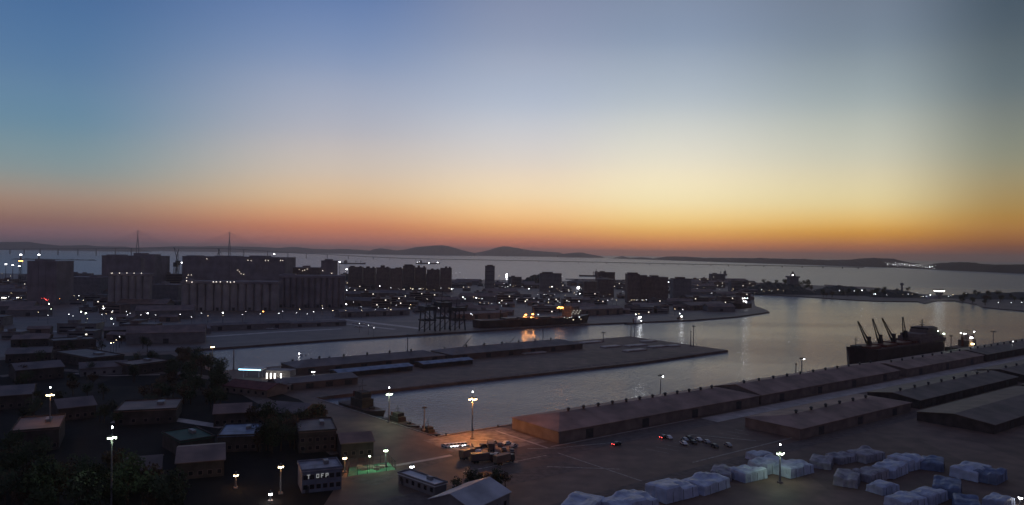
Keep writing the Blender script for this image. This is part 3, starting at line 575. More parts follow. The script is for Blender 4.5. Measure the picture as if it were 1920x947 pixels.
# far bank carrier under the orange lamps
a = G(885, 617, -2.5); b_ = G(1092, 606.5, -2.5); dd = (b_-a).normalized(); ra = math.atan2(dd.y, dd.x); L2 = (b_-a).length
c2 = (a+b_)/2 + Vector((dd.y, -dd.x, 0))*9 - Vector((0,0,0))
fs = thing('cargo_ship', 'long dark carrier moored on the far bank under orange lamps', 'ship', (c2.x, c2.y, -2.5), ra)
hull_mb(L2, 20, -1, 10.0, sheer=2).build('hull', 'hull', fs)
MB().box(-L2/2+4,L2/2-20,-9,9,10,10.4).build('deck','deckm',fs)
for x in (-34,-12,10): MB().box(x-8,x+8,-6.5,6.5,10.4,11.6).build('hatch_cover','hull',fs)
MB().box(L2/2-30,L2/2-17,-9,9,10.4,17).box(L2/2-28,L2/2-19,-8,8,17,22).build('superstructure','wall2',fs)
MB().tube((L2/2-24,0,22),(L2/2-24,0,31),0.4,0.2,5).box(L2/2-24.3,L2/2-23.7,-2,2,27.5,27.9).build('radar_mast','dark',fs)
for i in range(9): MB().box(L2/2-30+i*1.5,L2/2-29.4+i*1.5,-9.08,-9.02,13.5+(i*7%3)*1.9,14.1+(i*7%3)*1.9).build('cabin_window','W_w',fs)
for px_, z_, lamp_w in ((983,14,5200),(996,14.2,5200),(1045.5,21,1300),(1051,20.5,0),(1069,20,1200),(1074,20,0)):
    d = ray(px_, 590); kk = (c2.x*dd.y - c2.y*dd.x)/(d.x*dd.y - d.y*dd.x); x = (Vector((d.x*kk, d.y*kk, 0)) - Vector((c2.x, c2.y, 0))).dot(dd)
    po = MB().tube((x,-3,10.4),(x,-3,z_),0.2,0.15,5).build('lamp_post','dark',fs); MB().box(x-0.9,x+0.9,-3.6,-2.4,z_,z_+0.9).build('orange_lamp','L_o',po)
    if lamp_w: light(po, (x,-3,z_-0.8), (1,0.36,0.08), lamp_w, 0.8)
for x in (-45, -1): MB().tube((x,0,10),(x,0,20),0.8,0.6,8).tube((x,0,19.5),(x+15,0,16.5),0.35,0.25,5).build('deck_crane','dark',fs)
# dark gantry unloaders left of it
for i, (px, py, ty, lb) in enumerate([(799, 622, 556, 'leftmost dark gantry unloader on the far bank'), (828, 620.5, 546, 'middle dark gantry unloader on the far bank, highest boom'), (856, 619, 560, 'rightmost dark gantry unloader on the far bank, next to the carrier')]):
    v = G(px, py); hg = 80 - (ty-hor(px))/FPX*v.y
    t_ = thing('gantry_crane', lb, 'crane', v + Vector((0, 9, 0)), ra, 'gantry unloaders on the far bank')
    for sx_ in (-6, 6):
        for sy in (-6, 6): MB().tube((sx_,sy,0),(sx_*0.8,sy*0.8,hg*0.62),0.75,0.6,4).build('leg','dark',t_)
    mb = MB().box(-6.8,6.8,-6.6,-5.6,hg*0.3,hg*0.3+1.4).box(-6.8,6.8,5.6,6.6,hg*0.3,hg*0.3+1.4).box(-6.8,-5.8,-6,6,hg*0.3,hg*0.3+1.2).box(5.8,6.8,-6,6,hg*0.3,hg*0.3+1.2)
    for s_ in (-1,1): mb.tube((-6,s_*6,1),(6,s_*6,hg*0.3),0.3,0.3,4).tube((6,s_*6,hg*0.3),(-5,s_*5,hg*0.6),0.3,0.3,4)
    mb.build('brace','dark',t_)
    MB().box(-6.2,6.2,-8,8,hg*0.6,hg*0.72).build('machine_house','dark',t_)
    MB().tube((0,8,hg*0.7),(0,-20,hg*0.8),0.7,0.5,4).tube((-1.5,0,hg*0.7),(0,1,hg),0.4,0.3,4).tube((0,1,hg),(0,-19,hg*0.82),0.16,0.16,4).build('boom','dark',t_)
# loaders and small lit boats on the far side
v = G(1190, 608, -2.5); workboat(v, ra+0.1, 30, 'brightly lit tug on the water off the far bank', 'hull', 'white', lights=[(2,-3,8,'w',0.9),(1.5,2.4,5.6,'w',0.5),(5,-2.4,4,'w',0.4),(-2,0,11.5,'w',0.35)], name='tugboat', group='lit boats at the far bank', sup_x=0.12, tall=1.3)
v = G(1278, 601.5, -2.5); workboat(v, ra+0.1, 22, 'small lit boat by the far bank, right of the bright tug', 'hull', 'wall2', lights=[(0,-2.5,5.6,'w',0.6),(2,2,9,'w',0.3)], name='workboat', group='lit boats at the far bank', tall=1.2)
v = G(586, 668, -2.5); workboat(G(568, 668, -2.5), 0.1, 9, 'tiny boat with a light on the far basin, left of centre', 'hull', 'white', lights=[(-1.5,0,2,'w',0.35)], name='workboat')
v = G(1385, 591, -2.5)
dk = thing('cargo_ship', 'dark ship with bright deck lamps at the tip of the far bank', 'ship', G(1392, 577), ra+0.25)
hull_mb(46, 15, -2.5, 7, sheer=2.5).build('hull','hull',dk)
MB().box(-14,2,-6,6,7,13).box(-12,-2,-5,5,13,17).build('superstructure','wall2',dk)
MB().tube((-8,0,17),(-8,0,24),0.3,0.2,5).tube((10,0,7),(10,0,17),0.4,0.3,5).tube((10,0,16.5),(18,0,11),0.2,0.2,4).build('mast','dark',dk)
for x, y, z in ((-13,-6.3,15),(-6,-6.3,15.2),(4,-6,14.6),(0,-6.3,8.6),(-9,-6.3,10.6),(-2,-6.3,10.2)): MB().box(x-0.6,x+0.6,y-0.3,y+0.2,z,z+0.7).build('deck_lamp','L_w',dk)
# ships out at sea
def seaship(px, py, Lpx, label, lit=True, rz=0.03, supx=-0.3, hh=9):
    v = G(px, py, -2.5); L = Lpx/FPX*v.y
    t_ = thing('cargo_ship', label, 'ship', v, rz, 'ships out on the sea')
    hull_mb(L, L*0.15, -1, hh, sheer=2.5).build('hull','hull',t_)
    x = L*supx
    MB().box(x-L*0.06,x+L*0.06,-L*0.06,L*0.06,hh,hh+11).box(x-L*0.04,x+L*0.05,-L*0.07,L*0.07,hh+11,hh+15).build('superstructure','wall1',t_)
    MB().tube((x,0,hh+15),(x,0,hh+23),0.8,0.4,5).build('mast','dark',t_)
    for k in (0.1, 0.3): MB().tube((L*k,0,hh),(L*k,0,hh+13),1,0.7,6).tube((L*k,0,hh+12),(L*(k+0.1),0,hh+8),0.5,0.4,5).build('deck_crane','dark',t_)
    if lit:
        for k, z, s0 in ((-0.42,11,1.3),(-0.34,14,1.2),(0.05,7,2.6),(0.4,12,1.8),(0.44,11,1.2)):
            MB().box(L*k-s0,L*k+s0,-L*0.08-s0*0.3,-L*0.08,z,z+s0).build('deck_lamp','L_w',t_)
    return t_
seaship(802, 495, 45, 'lit cargo ship at anchor on the sea left of the island peak')
seaship(662, 495, 46, 'dark ship with a tall crane just right of the silos', False, hh=8)
seaship(1348, 516.5, 30, 'low barge-like ship with one light on the open water', False, hh=5, supx=0.38)
seaship(1108, 518.5, 44, 'ship with thin masts lying behind the town quay', False, hh=6, supx=0.22)

# ------------------------------------------------------------------ grain silos
def gpl(px, py_base): return G(px, py_base)
def silo_block(label, px0, px1, base_y, top_y, n_, depth, m, extras=(), base_y1=None, roofcol='silo2'):
    a = G(px0, base_y); b_ = G(px1, base_y if base_y1 is None else base_y1); dv = (b_-a); W = dv.length; rz = math.atan2(dv.y, dv.x)
    hgt = H - (top_y-hor((px0+px1)/2))/FPX*((a.y+b_.y)/2)
    t_ = thing('silo_building', label, 'silo', a, rz, 'grain silo blocks across the basin')
    rr = W/n_/2
    rows = max(1, int(depth/(2*rr)))
    for i in range(n_):
        for j in range(rows):
            if j > 0 and 0 < i < n_-1: continue
            MB().tube((rr+i*2*rr, rr+j*2*rr, 0), (rr+i*2*rr, rr+j*2*rr, hgt-3.5), rr*0.995, None, 16).build('silo', m, t_)
    MB().box(rr*0.8, W-rr*0.8, rr*0.9, depth-rr*0.9, 0, hgt-3.6).build('core', m, t_)
    MB().box(-0.4, W+0.4, -0.4, depth+0.4, hgt-3.5, hgt).build('roof_gallery', roofcol, t_)
    for (f0, f1, ht, nm) in extras:
        MB().box(W*f0, W*f1, depth*0.2, depth*0.8, hgt+0.003, hgt+ht).build(nm, roofcol, t_)
    for i in range(0, n_, 2):
        MB().box(rr+i*2*rr-1.6, rr+i*2*rr+1.6, -0.25, 0.5, 0.0, 4.0).build('loading_door', 'dark', t_)
    return t_, hgt
def slab(label, px0, px1, base_y, top_y, depth, m, extras=(), pil=0, roof='silo2', name='warehouse_tower', bands=0, cat='building', group='tall blocks behind the silos'):
    a = G(px0, base_y); b_ = G(px1, base_y); W = b_.x-a.x
    hgt = H - (top_y-hor((px0+px1)/2))/FPX*a.y
    t_ = thing(name, label, cat, a, 0, group)
    MB().box(0, W, 0, depth, 0, hgt-1).build('wall', m, t_)
    MB().box(-0.3, W+0.3, -0.3, depth+0.3, hgt-1, hgt).build('roof', roof, t_)
    for i in range(pil):
        x = W*(i+0.5)/pil; MB().box(x-0.5, x+0.5, -0.35, 0.2, 0, hgt-1.003).build('pilaster', m, t_)
    for k in range(bands):
        z = hgt*(k+1)/(bands+1.5); MB().box(W*0.06, W*0.94, -0.04, 0.1, z, z+0.7).build('window', 'glass', t_)
    for (f0, f1, ht, nm) in extras:
        MB().box(W*f0, W*f1, depth*0.25, depth*0.75, hgt+0.003, hgt+ht).build(nm, roof, t_)
    return t_, hgt
slab('big dark square block behind the left silos, with a stair tower', 190, 302, 545, 479, 60, 'silo2', ((0.52,0.66,5,'roof_house'),(0.0,0.25,1.5,'parapet_step'),(0.66,0.9,3,'roof_house')), 9)
slab('slim dark elevator tower in front of the left square block', 249, 265, 560, 484, 12, 'silo2', ((0.2,0.8,3,'roof_house'),), 0)
t1, h1 = silo_block('left silo block with five roof lamps along its front', 200, 279, 580, 512, 6, 24, 'silo')
lamps('small lamp in the row on the roof edge of the left silo block', 'roof lamps on the left silo', [(p, 511, 'w0', h1-7.5) for p in (210, 224, 238, 251.5, 265)]) if False else None
slab('dark square tower block at the far left with a lit roof edge', 50, 112, 570, 489, 40, 'silo2', ((0.1,0.5,2,'roof_house'),), 4)
slab('very wide dark silo hall with stepped roof in the middle of the row', 341, 549, 545, 481, 70, 'silo2', ((0.28,0.5,1.5,'roof_house'),(0.62,0.78,2.5,'roof_house'),(0.0,0.1,1.2,'parapet_step')), 16)
t2, h2 = silo_block('front silo row of the middle group, pale and ribbed', 338, 520, 582, 527, 12, 26, 'silo', ((0.02,0.1,2,'conveyor_house'),))
t3, h3 = silo_block('right silo block with slender ribs, darker than the others', 521, 646, 576, 516, 11, 30, 'silo2', ((0.05,0.25,1.5,'conveyor_house'),))
slab('narrow tower standing above the right silo block', 601, 627, 566, 488, 22, 'silo2', ((0.2,0.7,2,'roof_house'),), 0)
slab('lower dark hall between the left and middle silo blocks', 284, 338, 572, 533, 30, 'wall1', ((0.2,0.4,3,'roof_house'),), 0)
slab('low dark hall left of the left silo block', 120, 196, 556, 519, 40, 'wall1', ((0.6,0.8,3,'roof_house'),), 0)
slab('long low hall behind the right silo block', 549, 602, 545, 501, 40, 'wall2', ((0.3,0.5,3,'roof_house'),), 0)
def rooflamps(label, group, pts, hz, c='w', size=0.8):
    for px, py in pts:
        v = G(px, py, hz+1.8); t_ = thing('roof_lamp', label, 'lamp', (v.x, v.y, hz), 0, group)
        MB().tube((0,0,0),(0,0,1.6),0.12,0.12,5).build('post','dark',t_)
        MB().box(-size/2,size/2,-size/2,size/2,1.6,1.6+size*0.8).build('lamp_head','L_'+c,t_)
def rooflamps_d(label, group, pts, dist, c='w', size=0.8, mast=1.8):
    for px, py in pts:
        v = P(px, py, dist); t_ = thing('roof_lamp', label, 'lamp', (v.x, v.y, v.z-mast), 0, group)
        MB().tube((0,0,0),(0,0,mast),0.12,0.12,5).build('post','dark',t_)
        MB().box(-size/2,size/2,-size/2,size/2,mast,mast+size*0.8).build('lamp_head','L_'+c,t_)
def attach_lamps(par, pts, ydepth, c='w', size=0.8):          # lamps fixed on a block's front wall are its parts
    D = par.location.y + ydepth
    for px, py in pts:
        v = P(px, py, D) - par.location; v = Matrix.Rotation(-par.rotation_euler.z, 3, 'Z') @ v
        MB().box(v.x-size/2,v.x+size/2,v.y-size/2-0.3,v.y+0.2,v.z-size/2,v.z+size/2).build('wall_lamp','L_s',par)
attach_lamps(t1, [(210,511.5),(224,511.5),(238,511.5),(251.5,511.5),(265,511.5)], -0.8, size=0.42)
attach_lamps(t2, [(350,526),(360,528.5),(400,528),(405.5,528),(413,528),(426,528),(432,528.4),(439,528)], -0.8, size=0.55)
HALL = [o for o in COL.objects if o.get('label','').startswith('very wide dark silo hall')][0]
attach_lamps(HALL, [(353,515),(359,515),(446,506),(452,513),(457,514),(350,520),(388,484.6),(465,487.5),(471,488),(498,488),(503,488),(526,488),(530,488),(449,509)], -0.8, size=0.42)
RT = [o for o in COL.objects if o.get('label','').startswith('narrow tower standing')][0]
attach_lamps(RT, [(622,512),(605,507)], -0.8, size=0.42)
LH = [o for o in COL.objects if o.get('label','').startswith('long low hall behind')][0]
attach_lamps(LH, [(561,505),(567,507),(571,506),(555,514),(576,504)], -0.8, size=0.42)
SQ = [o for o in COL.objects if o.get('label','').startswith('dark square tower block')][0]
# two towers added for ghost light reflections at the far left and small gantries between the silos
for px, lb in ((38, 'tall beacon light added for a glass reflection at the far left, left of two'), (72, 'tall beacon light added for a glass reflection at the far left, right of two')):
    v = G(px, 548); hg = H - (478-hor(px))/FPX*v.y
    t_ = thing('ghost_light_tower', lb, 'tower', v, 0, 'beacon lights added at the far left')
    mb = MB()
    for a1, a2 in ((-1,-1),(1,-1),(1,1),(-1,1)): mb.tube((a1*2.4,a2*2.4,0),(a1*0.6,a2*0.6,hg),0.3,0.2,4)
    for k in range(7): z = hg*k/7; w_ = 2.4-1.8*k/7; mb.tube((-w_,-w_,z),(w_,-w_,z+hg/7),0.14,0.14,4).tube((w_,w_,z),(-w_,w_,z+hg/7),0.14,0.14,4)
    mb.build('lattice','dark',t_)
    MB().box(-1.0,1.0,-1.0,1.0,hg,hg+1.5).build('ghost','L_w',t_)
    MB().box(-2.6,2.6,-1.4,1.4,hg-10.2,hg-9.4).build('orange_lamp','L_o',t_)
for px, ty, lb in ((11,495.5,'bright lamp on a tall pole, leftmost of three at the photo edge'),(24,497,'bright lamp on a tall pole, middle of three at the photo edge'),(36,499,'bright lamp on a tall pole, right one of three at the photo edge'),(332,491,'bright lamp on a tall pole between the two silo groups'),(341,492.5,'dimmer lamp beside the pole lamp between the silo groups'),(514,476.5,'lamp pole sticking above the wide silo hall roof'),(637,491,'bright lamp right of the narrow silo tower'),(650,505,'weak lamp behind the right silo corner')):
    v = P(px, ty, 1750); v.y = 1750
    t_ = thing('lamp_tower', lb, 'light mast', (v.x, v.y, 0), 0, 'high lamps over the far yards')
    MB().tube((0,0,0),(0,0,v.z),0.7,0.4,6).build('pole','dark',t_); MB().box(-1.5,1.5,-0.8,0.8,v.z,v.z+1.3).build('lamp_head','L_w',t_)
def portcrane(px, base_y, top_y, lb, lean=0.35):
    v = G(px, base_y); hg = H-(top_y-hor(px))/FPX*v.y
    t_ = thing('port_crane', lb, 'crane', v, 0, 'port cranes beyond the silos')
    for a1 in (-5,5):
        for a2 in (-5,5): MB().tube((a1,a2,0),(a1*0.5,a2*0.5,hg*0.5),0.7,0.6,4).build('leg','dark',t_)
    MB().box(-4,4,-4,4,hg*0.5,hg*0.62).build('cab','dark',t_)
    MB().tube((0,0,hg*0.6),(-hg*lean,0,hg),0.9,0.5,4).tube((2,0,hg*0.6),(1,0,hg*0.8),0.6,0.4,4).tube((1,0,hg*0.8),(-hg*lean,0,hg),0.3,0.3,4).build('jib','dark',t_)
for i, (px, b1, t1_, ln, lb) in enumerate([(333,530,463,0.12,'left of two steep cranes in the gap between the silos'),(329,533,466,-0.08,'right of two steep cranes in the gap between the silos'),(404,536,466,-0.1,'crane rising above the wide silo hall, left one'),(416,536,465,0.12,'crane rising above the wide silo hall, right one')]):
    portcrane(px, b1, t1_, lb, ln)

# ------------------------------------------------------------------ cable-stayed bridge across the bay
path = [(-420,7600,28),(-200,7300,34),(0,6900,44.5),(66,6800,53),(190,6650,64),(258,6560,74),(344,6560,79),(430,6560,79),(540,6700,53),(600,6850,43),(640,6950,34),(700,7000,22),(779,6800,14),(880,6700,12.5),(999,6500,12.5),(1150,6100,12.5),(1300,5750,12.5),(1450,5520,12.5),(1620,5300,12.5)]
pw = [Vector(((px-CX)/FPX*D, D, z)) for px, D, z in path]
def cat_path(pts, step):
    out = [];
    for i in range(len(pts)-1):
        p0 = pts[max(i-1,0)]; p1 = pts[i]; p2 = pts[i+1]; p3 = pts[min(i+2,len(pts)-1)]
        k = max(1, int((p2-p1).length/step))
        for j in range(k):
            f = j/k; out.append(0.5*((2*p1)+(p2-p0)*f+(2*p0-5*p1+4*p2-p3)*f*f+(3*p1-p0-3*p2+p3)*f**3))
    out.append(pts[-1]); return out
fine = cat_path(pw, 60)
br = thing('cable_stayed_bridge', 'very long bridge across the bay with two needle pylons', 'bridge', (0,0,0))
rings = []
for i, p in enumerate(fine):
    a_ = fine[max(i-1,0)]; c_ = fine[min(i+1,len(fine)-1)]; d = (c_-a_); d.z = 0; d.normalize(); nn = Vector((d.y,-d.x,0))*15
    rings.append([p-nn+Vector((0,0,0)), p+nn, p+nn-Vector((0,0,4.5)), p-nn-Vector((0,0,4.5))])
MB().loft(rings).build('deck', 'bridge', br)
acc = 0; last = fine[0]; nextp = 0
for p in fine:
    acc += (p-last).length; last = p
    sp = 150 if p.z > 18 else 100
    if acc >= nextp:
        nextp = acc + sp
        px = proj(p)[0]
        if 268 < px < 420: continue
        MB().box(-1.8,1.8,-5,5,-6,p.z-4.5).build('pier','bridge',br, loc=(p.x,p.y,0))
for px in (258, 430):
    D = 6560; x = (px-CX)/FPX*D; zt = 230
    py = MB()
    for s_ in (-1, 1):
        py.tube((x, D+s_*16, -6), (x, D+s_*21, 74), 4.0, 3.6, 6).tube((x, D+s_*21, 74), (x, D+s_*2.5, 165), 3.6, 2.8, 6)
    py.tube((x, D, 160), (x, D, zt), 3.6, 1.8, 6).box(x-2.5,x+2.5,D-20,D+20,66,71)
    py = py.build('pylon', 'bridge', br)
    cb = MB()
    for k in range(1, 15):
        for s_ in (-1, 1):
            dx = s_*k*26
            if s_ == (1 if px == 258 else -1): dz = 79
            else: dz = 79 - k*1.2
            for yy in (-14, 14): cb.tube((x, D+yy*0.1, zt-5-(14-k)*3.2), (x+dx, D+yy, dz), 0.16, 0.16, 3)
    cb.build('stay_cable', 'steel', py)['kind'] = 'stuff'

# lights of the far shore town: a mass of points nobody could count
mb = MB(); rnd = random.Random(5)
for i in range(80):
    px = rnd.choice([rnd.uniform(1570,1755), rnd.gauss(1700,22), rnd.uniform(1630,1745)])
    by = 500+(px-1640)*0.05; py = by - rnd.uniform(2.0, 9.0) + (1 if px > 1680 else -1)
    py = 489.5 + (px-1575)*0.056 + rnd.gauss(0, 1.7)
    v = P(px, py, 112000/(by-0.5-hor(px))-60 ); s0 = rnd.choice([0.5,0.6,0.8,1.3])
    mb.box(v.x-s0*0.8, v.x+s0*0.8, v.y-1, v.y+1, v.z-s0*0.4, v.z+s0*0.4)
o = tag(mb.build('town_lights', 'L_w'), 'dense band of tiny town lights on the far right shore', 'town lights', kind='stuff')

# ------------------------------------------------------------------ town buildings
def bproto(W, D, h, kind, wm_, rm, lit=()):
    t_ = thing('town_building', 'b', 'building')
    if kind == 'flat':
        MB().box(-W/2,W/2,-D/2,D/2,0,h-0.6).build('wall', wm_, t_)
        rf = MB().box(-W/2-0.25,W/2+0.25,-D/2-0.25,D/2+0.25,h-0.6,h).build('roof', rm, t_)
        MB().box(-W*0.3,-W*0.05,-D*0.2,D*0.2,h+0.003,h+2.6).build('stair_house', wm_, rf)
        k = max(1, int(h/3.4))
        for i in range(k):
            MB().box(-W*0.44,W*0.44,-D/2-0.05,-D/2+0.1,1.2+i*3.3,2.5+i*3.3).build('window', 'glass', t_)
        for i, f in lit:
            if i < k: MB().box(W*f-0.7,W*f+0.7,-D/2-0.12,-D/2-0.05,1.2+i*3.3,2.3+i*3.3).build('lit_window', 'W_w', t_)
    else:
        MB().box(-W/2,W/2,-D/2,D/2,0,h).build('wall', wm_, t_)
        mb = MB(); mb.gable(-W/2,W/2,-D/2,D/2,h,h+D*0.16,0.5); mb.build('roof', rm, t_)
        for s_ in (-1, 1):
            MB().add([(s_*W/2,-D/2,h),(s_*W/2,D/2,h),(s_*W/2,0,h+D*0.16-0.1)],[(0,1,2) if s_ > 0 else (2,1,0)]).build('gable','wall1' if wm_ != 'wall1' else 'wall2',t_)
        MB().box(-2.2,2.2,-D/2-0.08,-D/2+0.1,0,min(h*0.8,4)).build('door','dark',t_)
    return proto(t_), W, D, h
TB = [bproto(22,14,8,'flat','wall1','roof',((1,0.2),)), bproto(30,16,11,'flat','wall2','roof',((2,-0.3),(0,0.1))), bproto(16,14,6,'flat','wall1','roof'), bproto(40,22,7,'gable','wall1','roofb'), bproto(55,26,8,'gable','wall2','roof'),
      bproto(26,18,14,'flat','wall2','roofb',((1,-0.2),(3,0.25))), bproto(18,12,5,'gable','wall2','roofb'), bproto(34,18,9,'flat','wall1','roof',((0,0.3),)), bproto(60,30,9,'gable','wall1','roofb')]
HB = [bproto(44,14,27,'flat','wall1','roof',((2,0.1),(5,-0.3))), bproto(52,14,31,'flat','wall2','roof',((1,0.3),)), bproto(26,18,24,'flat','wall1','roofb'), bproto(36,13,22,'flat','wall2','roof',((3,0.2),))]
PLACED = []
def bbox_px(x, y, W, D, h, rz):
    c, s_ = math.cos(rz), math.sin(rz); xs = []; ys = []
    for a1 in (-W/2, W/2):
        for a2 in (-D/2, D/2):
            for z in (0, h):
                p = proj((x+a1*c-a2*s_, y+a1*s_+a2*c, z)); xs.append(p[0]); ys.append(p[1])
    return min(xs), max(xs), min(ys), max(ys)
def try_place(pr, x, y, rz, label, group, mgn=3, test_lamps=True, sc_=None):
    P0, W, D, h = pr; s3 = sc_ or (1,1,1)
    W *= s3[0]; D *= s3[1]; h *= s3[2]
    R = math.hypot(W, D)/2
    for (a1, a2, r2) in PLACED:
        if math.hypot(a1-x, a2-y) < (R + r2)*0.82 + mgn: return False
    if test_lamps:
        x0, x1, y0, y1 = bbox_px(x, y, W, D, h + 2, rz)
        for lx, ly, ld in LAMPS:
            if ld > y-D/2 and x0-1.2 < lx < x1+1.2 and y0-1.2 < ly < y1+0.5: return False
            if abs(ld - y) < D/2+2 and abs((lx-CX)/FPX*ld - x) < W/2+1: return False
    place(P0, loc=(x, y, 0), rz=rz, label=label, group=group, scale=s3); PLACED.append((x, y, R)); return True
# special blocks of the skyline
def special(px0, px1, base, top, dp, m, lb, extras=(), bands=0, name='office_block'):
    o_, hh = slab(lb, px0, px1, base, top, dp, m, extras, 0, 'roof', name, bands, 'building', 'large blocks on the town skyline')
    a = G(px0, base); b1 = G(px1, base); PLACED.append(((a.x+b1.x)/2, a.y+dp/2, math.hypot(b1.x-a.x, dp)/2)); return o_
special(909, 927, 540, 498, 24, 'wall1', 'small square tower alone above the middle of the town skyline', ((0.2,0.8,2,'roof_house'),), 4, 'tower_block')
special(1176, 1198, 568, 513, 26, 'wall2', 'tall narrow end of the large dark block right of the town', ((0.1,0.9,2,'roof_house'),))
special(1199, 1250, 566, 519, 40, 'wall2', 'wide dark block with a stepped roof right of the town', ((0.0,0.3,2.5,'roof_house'),(0.45,0.7,2.5,'roof_house')))
special(1262, 1294, 560, 522, 26, 'wall1', 'dark block with a canted roof corner near the far bank tip', ((0.2,0.7,2.6,'roof_house'),))
special(1120, 1150, 556, 523, 24, 'wall2', 'brown block left of the tall narrow dark block')
special(1012, 1052, 545, 512, 30, 'wall1', 'rounded dark mound-like block in the right half of the town', ((0.1,0.6,2.4,'roof_house'),))
special(1095, 1118, 560, 527, 20, 'wall2', 'small brown block above the orange quay, right side')
for i, (p0, p1, tp) in enumerate([(653,680,498),(681,703,500),(705,730,499),(731,754,501),(755,777,496),(778,798,499),(800,824,503),(825,846,500)]):
    special(p0, p1, 541+(i*5%4)*2, tp+2, 16, 'wall2', ['apartment slab right beside the silos','second apartment slab from the silos','third apartment slab from the silos','fourth apartment slab from the silos','apartment slab with the tallest roof house in the row','sixth apartment slab from the silos','seventh apartment slab, broad and low','last apartment slab at the right end of the row'][i], ((0.1+0.1*(i%4),0.4+0.1*(i%5),2+i%3,'roof_house'),(0.75,0.9,1.5+i%2,'roof_house')), 0, 'apartment_block')
# rows of ordinary buildings
rnd = random.Random(3)
KIND = {}
for k_, nm in enumerate(['small flat-roofed block','two-window flat brown block','little cube-like house','grey shed with brown roof','long brown dark-gabled shed','four-storey brown block','narrow low brown gabled house','flat block with lit window','long grey gabled shed']): KIND[TB[k_][0].name] = nm
for k_, nm in enumerate(['tall wide grey slab','tallest wide brown slab','tall compact grey block','mid-height brown slab']): KIND[HB[k_][0].name] = nm
def zone_label(px, py, nm):
    if px < 110: z, g_ = 'below the far left square tower', 'far left edge'
    elif px < 330: z, g_ = 'before the left silo block', 'left silo front'
    elif px < 740: z, g_ = 'right beside the right silo block', 'right of the silos'
    elif px < 860: z, g_ = 'behind the gantry unloaders', 'behind the gantries'
    elif px < 935: z, g_ = 'around the long white lit frontage', 'around the lit frontage'
    elif px < 1010: z, g_ = 'left of the mound', 'left of the skyline mound'
    elif px < 1095: z, g_ = 'below the dark skyline mound', 'below the skyline mound'
    elif px < 1200: z, g_ = 'by the tall narrow end of the large block', 'by the large block'
    elif px < 1300: z, g_ = 'before the wide dark block', 'before the wide block'
    else: z, g_ = 'near the tip of the far bank', 'far bank tip'
    r_ = 'back row' if py < 545 else 'middle rows' if py < 566 else 'front rows'
    return nm + ' ' + z + ', ' + r_, 'town buildings, ' + g_
cnt = 0
for i in range(2600):
    px = rnd.uniform(-20, 1405); y_lo = 530 if px > 640 else 520
    hi = 596 if px < 1000 else 590 - (px-1000)*0.015
    if px < 330: hi = 640
    elif px < 660: continue
    elif px < 860: hi = 588
    py = y_lo + (hi-y_lo)*rnd.random()**1.25
    v = G(px, py)
    if 960 < px < 1095 and py > 588: continue
    pr = rnd.choice(TB if rnd.random() < 0.85 or py > 550 else HB)
    lb, gr = zone_label(px, py, KIND[pr[0].name])
    if try_place(pr, v.x, v.y, rnd.choice([0.1, 0.1, 0.1, 0.35, -0.2]), lb, gr): cnt += 1
    if cnt > 250: break
# far waterfront row, taller, forms the skyline
for px in list(range(846, 1420, 7)) + list(range(650, 1010, 5)):
    v = G(px, 530 + rnd.uniform(0, 9)); pr = rnd.choice(HB if rnd.random() < 0.75 and px < 1010 else TB)
    try_place(pr, v.x, v.y, rnd.choice([0.1,0.1,0.5,-0.3]), KIND[pr[0].name] + ' on the skyline against the sea, ' + ('right of the silos' if px < 850 else 'left of the square tower' if px < 912 else 'right of the square tower' if px < 1010 else 'beside the mound' if px < 1110 else 'behind the large dark block' if px < 1260 else 'towards the far bank tip'), 'buildings along the sea front', 0)
# quay sheds on the far bank
for (px, py, W, D, h, lb) in ((905,598,70,18,7,'long shed behind the stern of the far carrier'),(1130,590,70,24,8,'long brown shed right of the carrier on the far bank'),(1225,585,60,26,9,'long brown shed above the bright tug'),(1330,580,80,30,7,'long low shed near the far bank tip'),(705,592,90,20,6,'long shed at the edge of the far bank yard'),(440,618,110,14,5,'low pale-roofed shed on the far bank left of centre'),(580,612,80,12,4,'low shed on the far bank below the right silos'),(330,628,60,16,5,'low shed below the gap between the silos')):
    v = G(px, py); t_ = thing('warehouse', lb, 'warehouse', v, ra, 'sheds along the far bank')
    MB().box(-W/2,W/2,0,D,0,h).build('wall','wall2' if px > 800 else 'wall1',t_)
    MB().gable(-W/2,W/2,0,D,h,h+D*0.12,0.5).build('roof','roofb' if px > 800 else 'roof',t_)
    for s_ in (-1, 1): MB().add([(s_*W/2,0,h),(s_*W/2,D,h),(s_*W/2,D/2,h+D*0.12-0.1)],[(0,1,2) if s_ > 0 else (2,1,0)]).build('gable','wall1',t_)
    for k in range(4): x = -W/2+W*(k+0.5)/4; MB().box(x-2,x+2,-0.1,0.1,0,h*0.75).build('door','dark',t_)
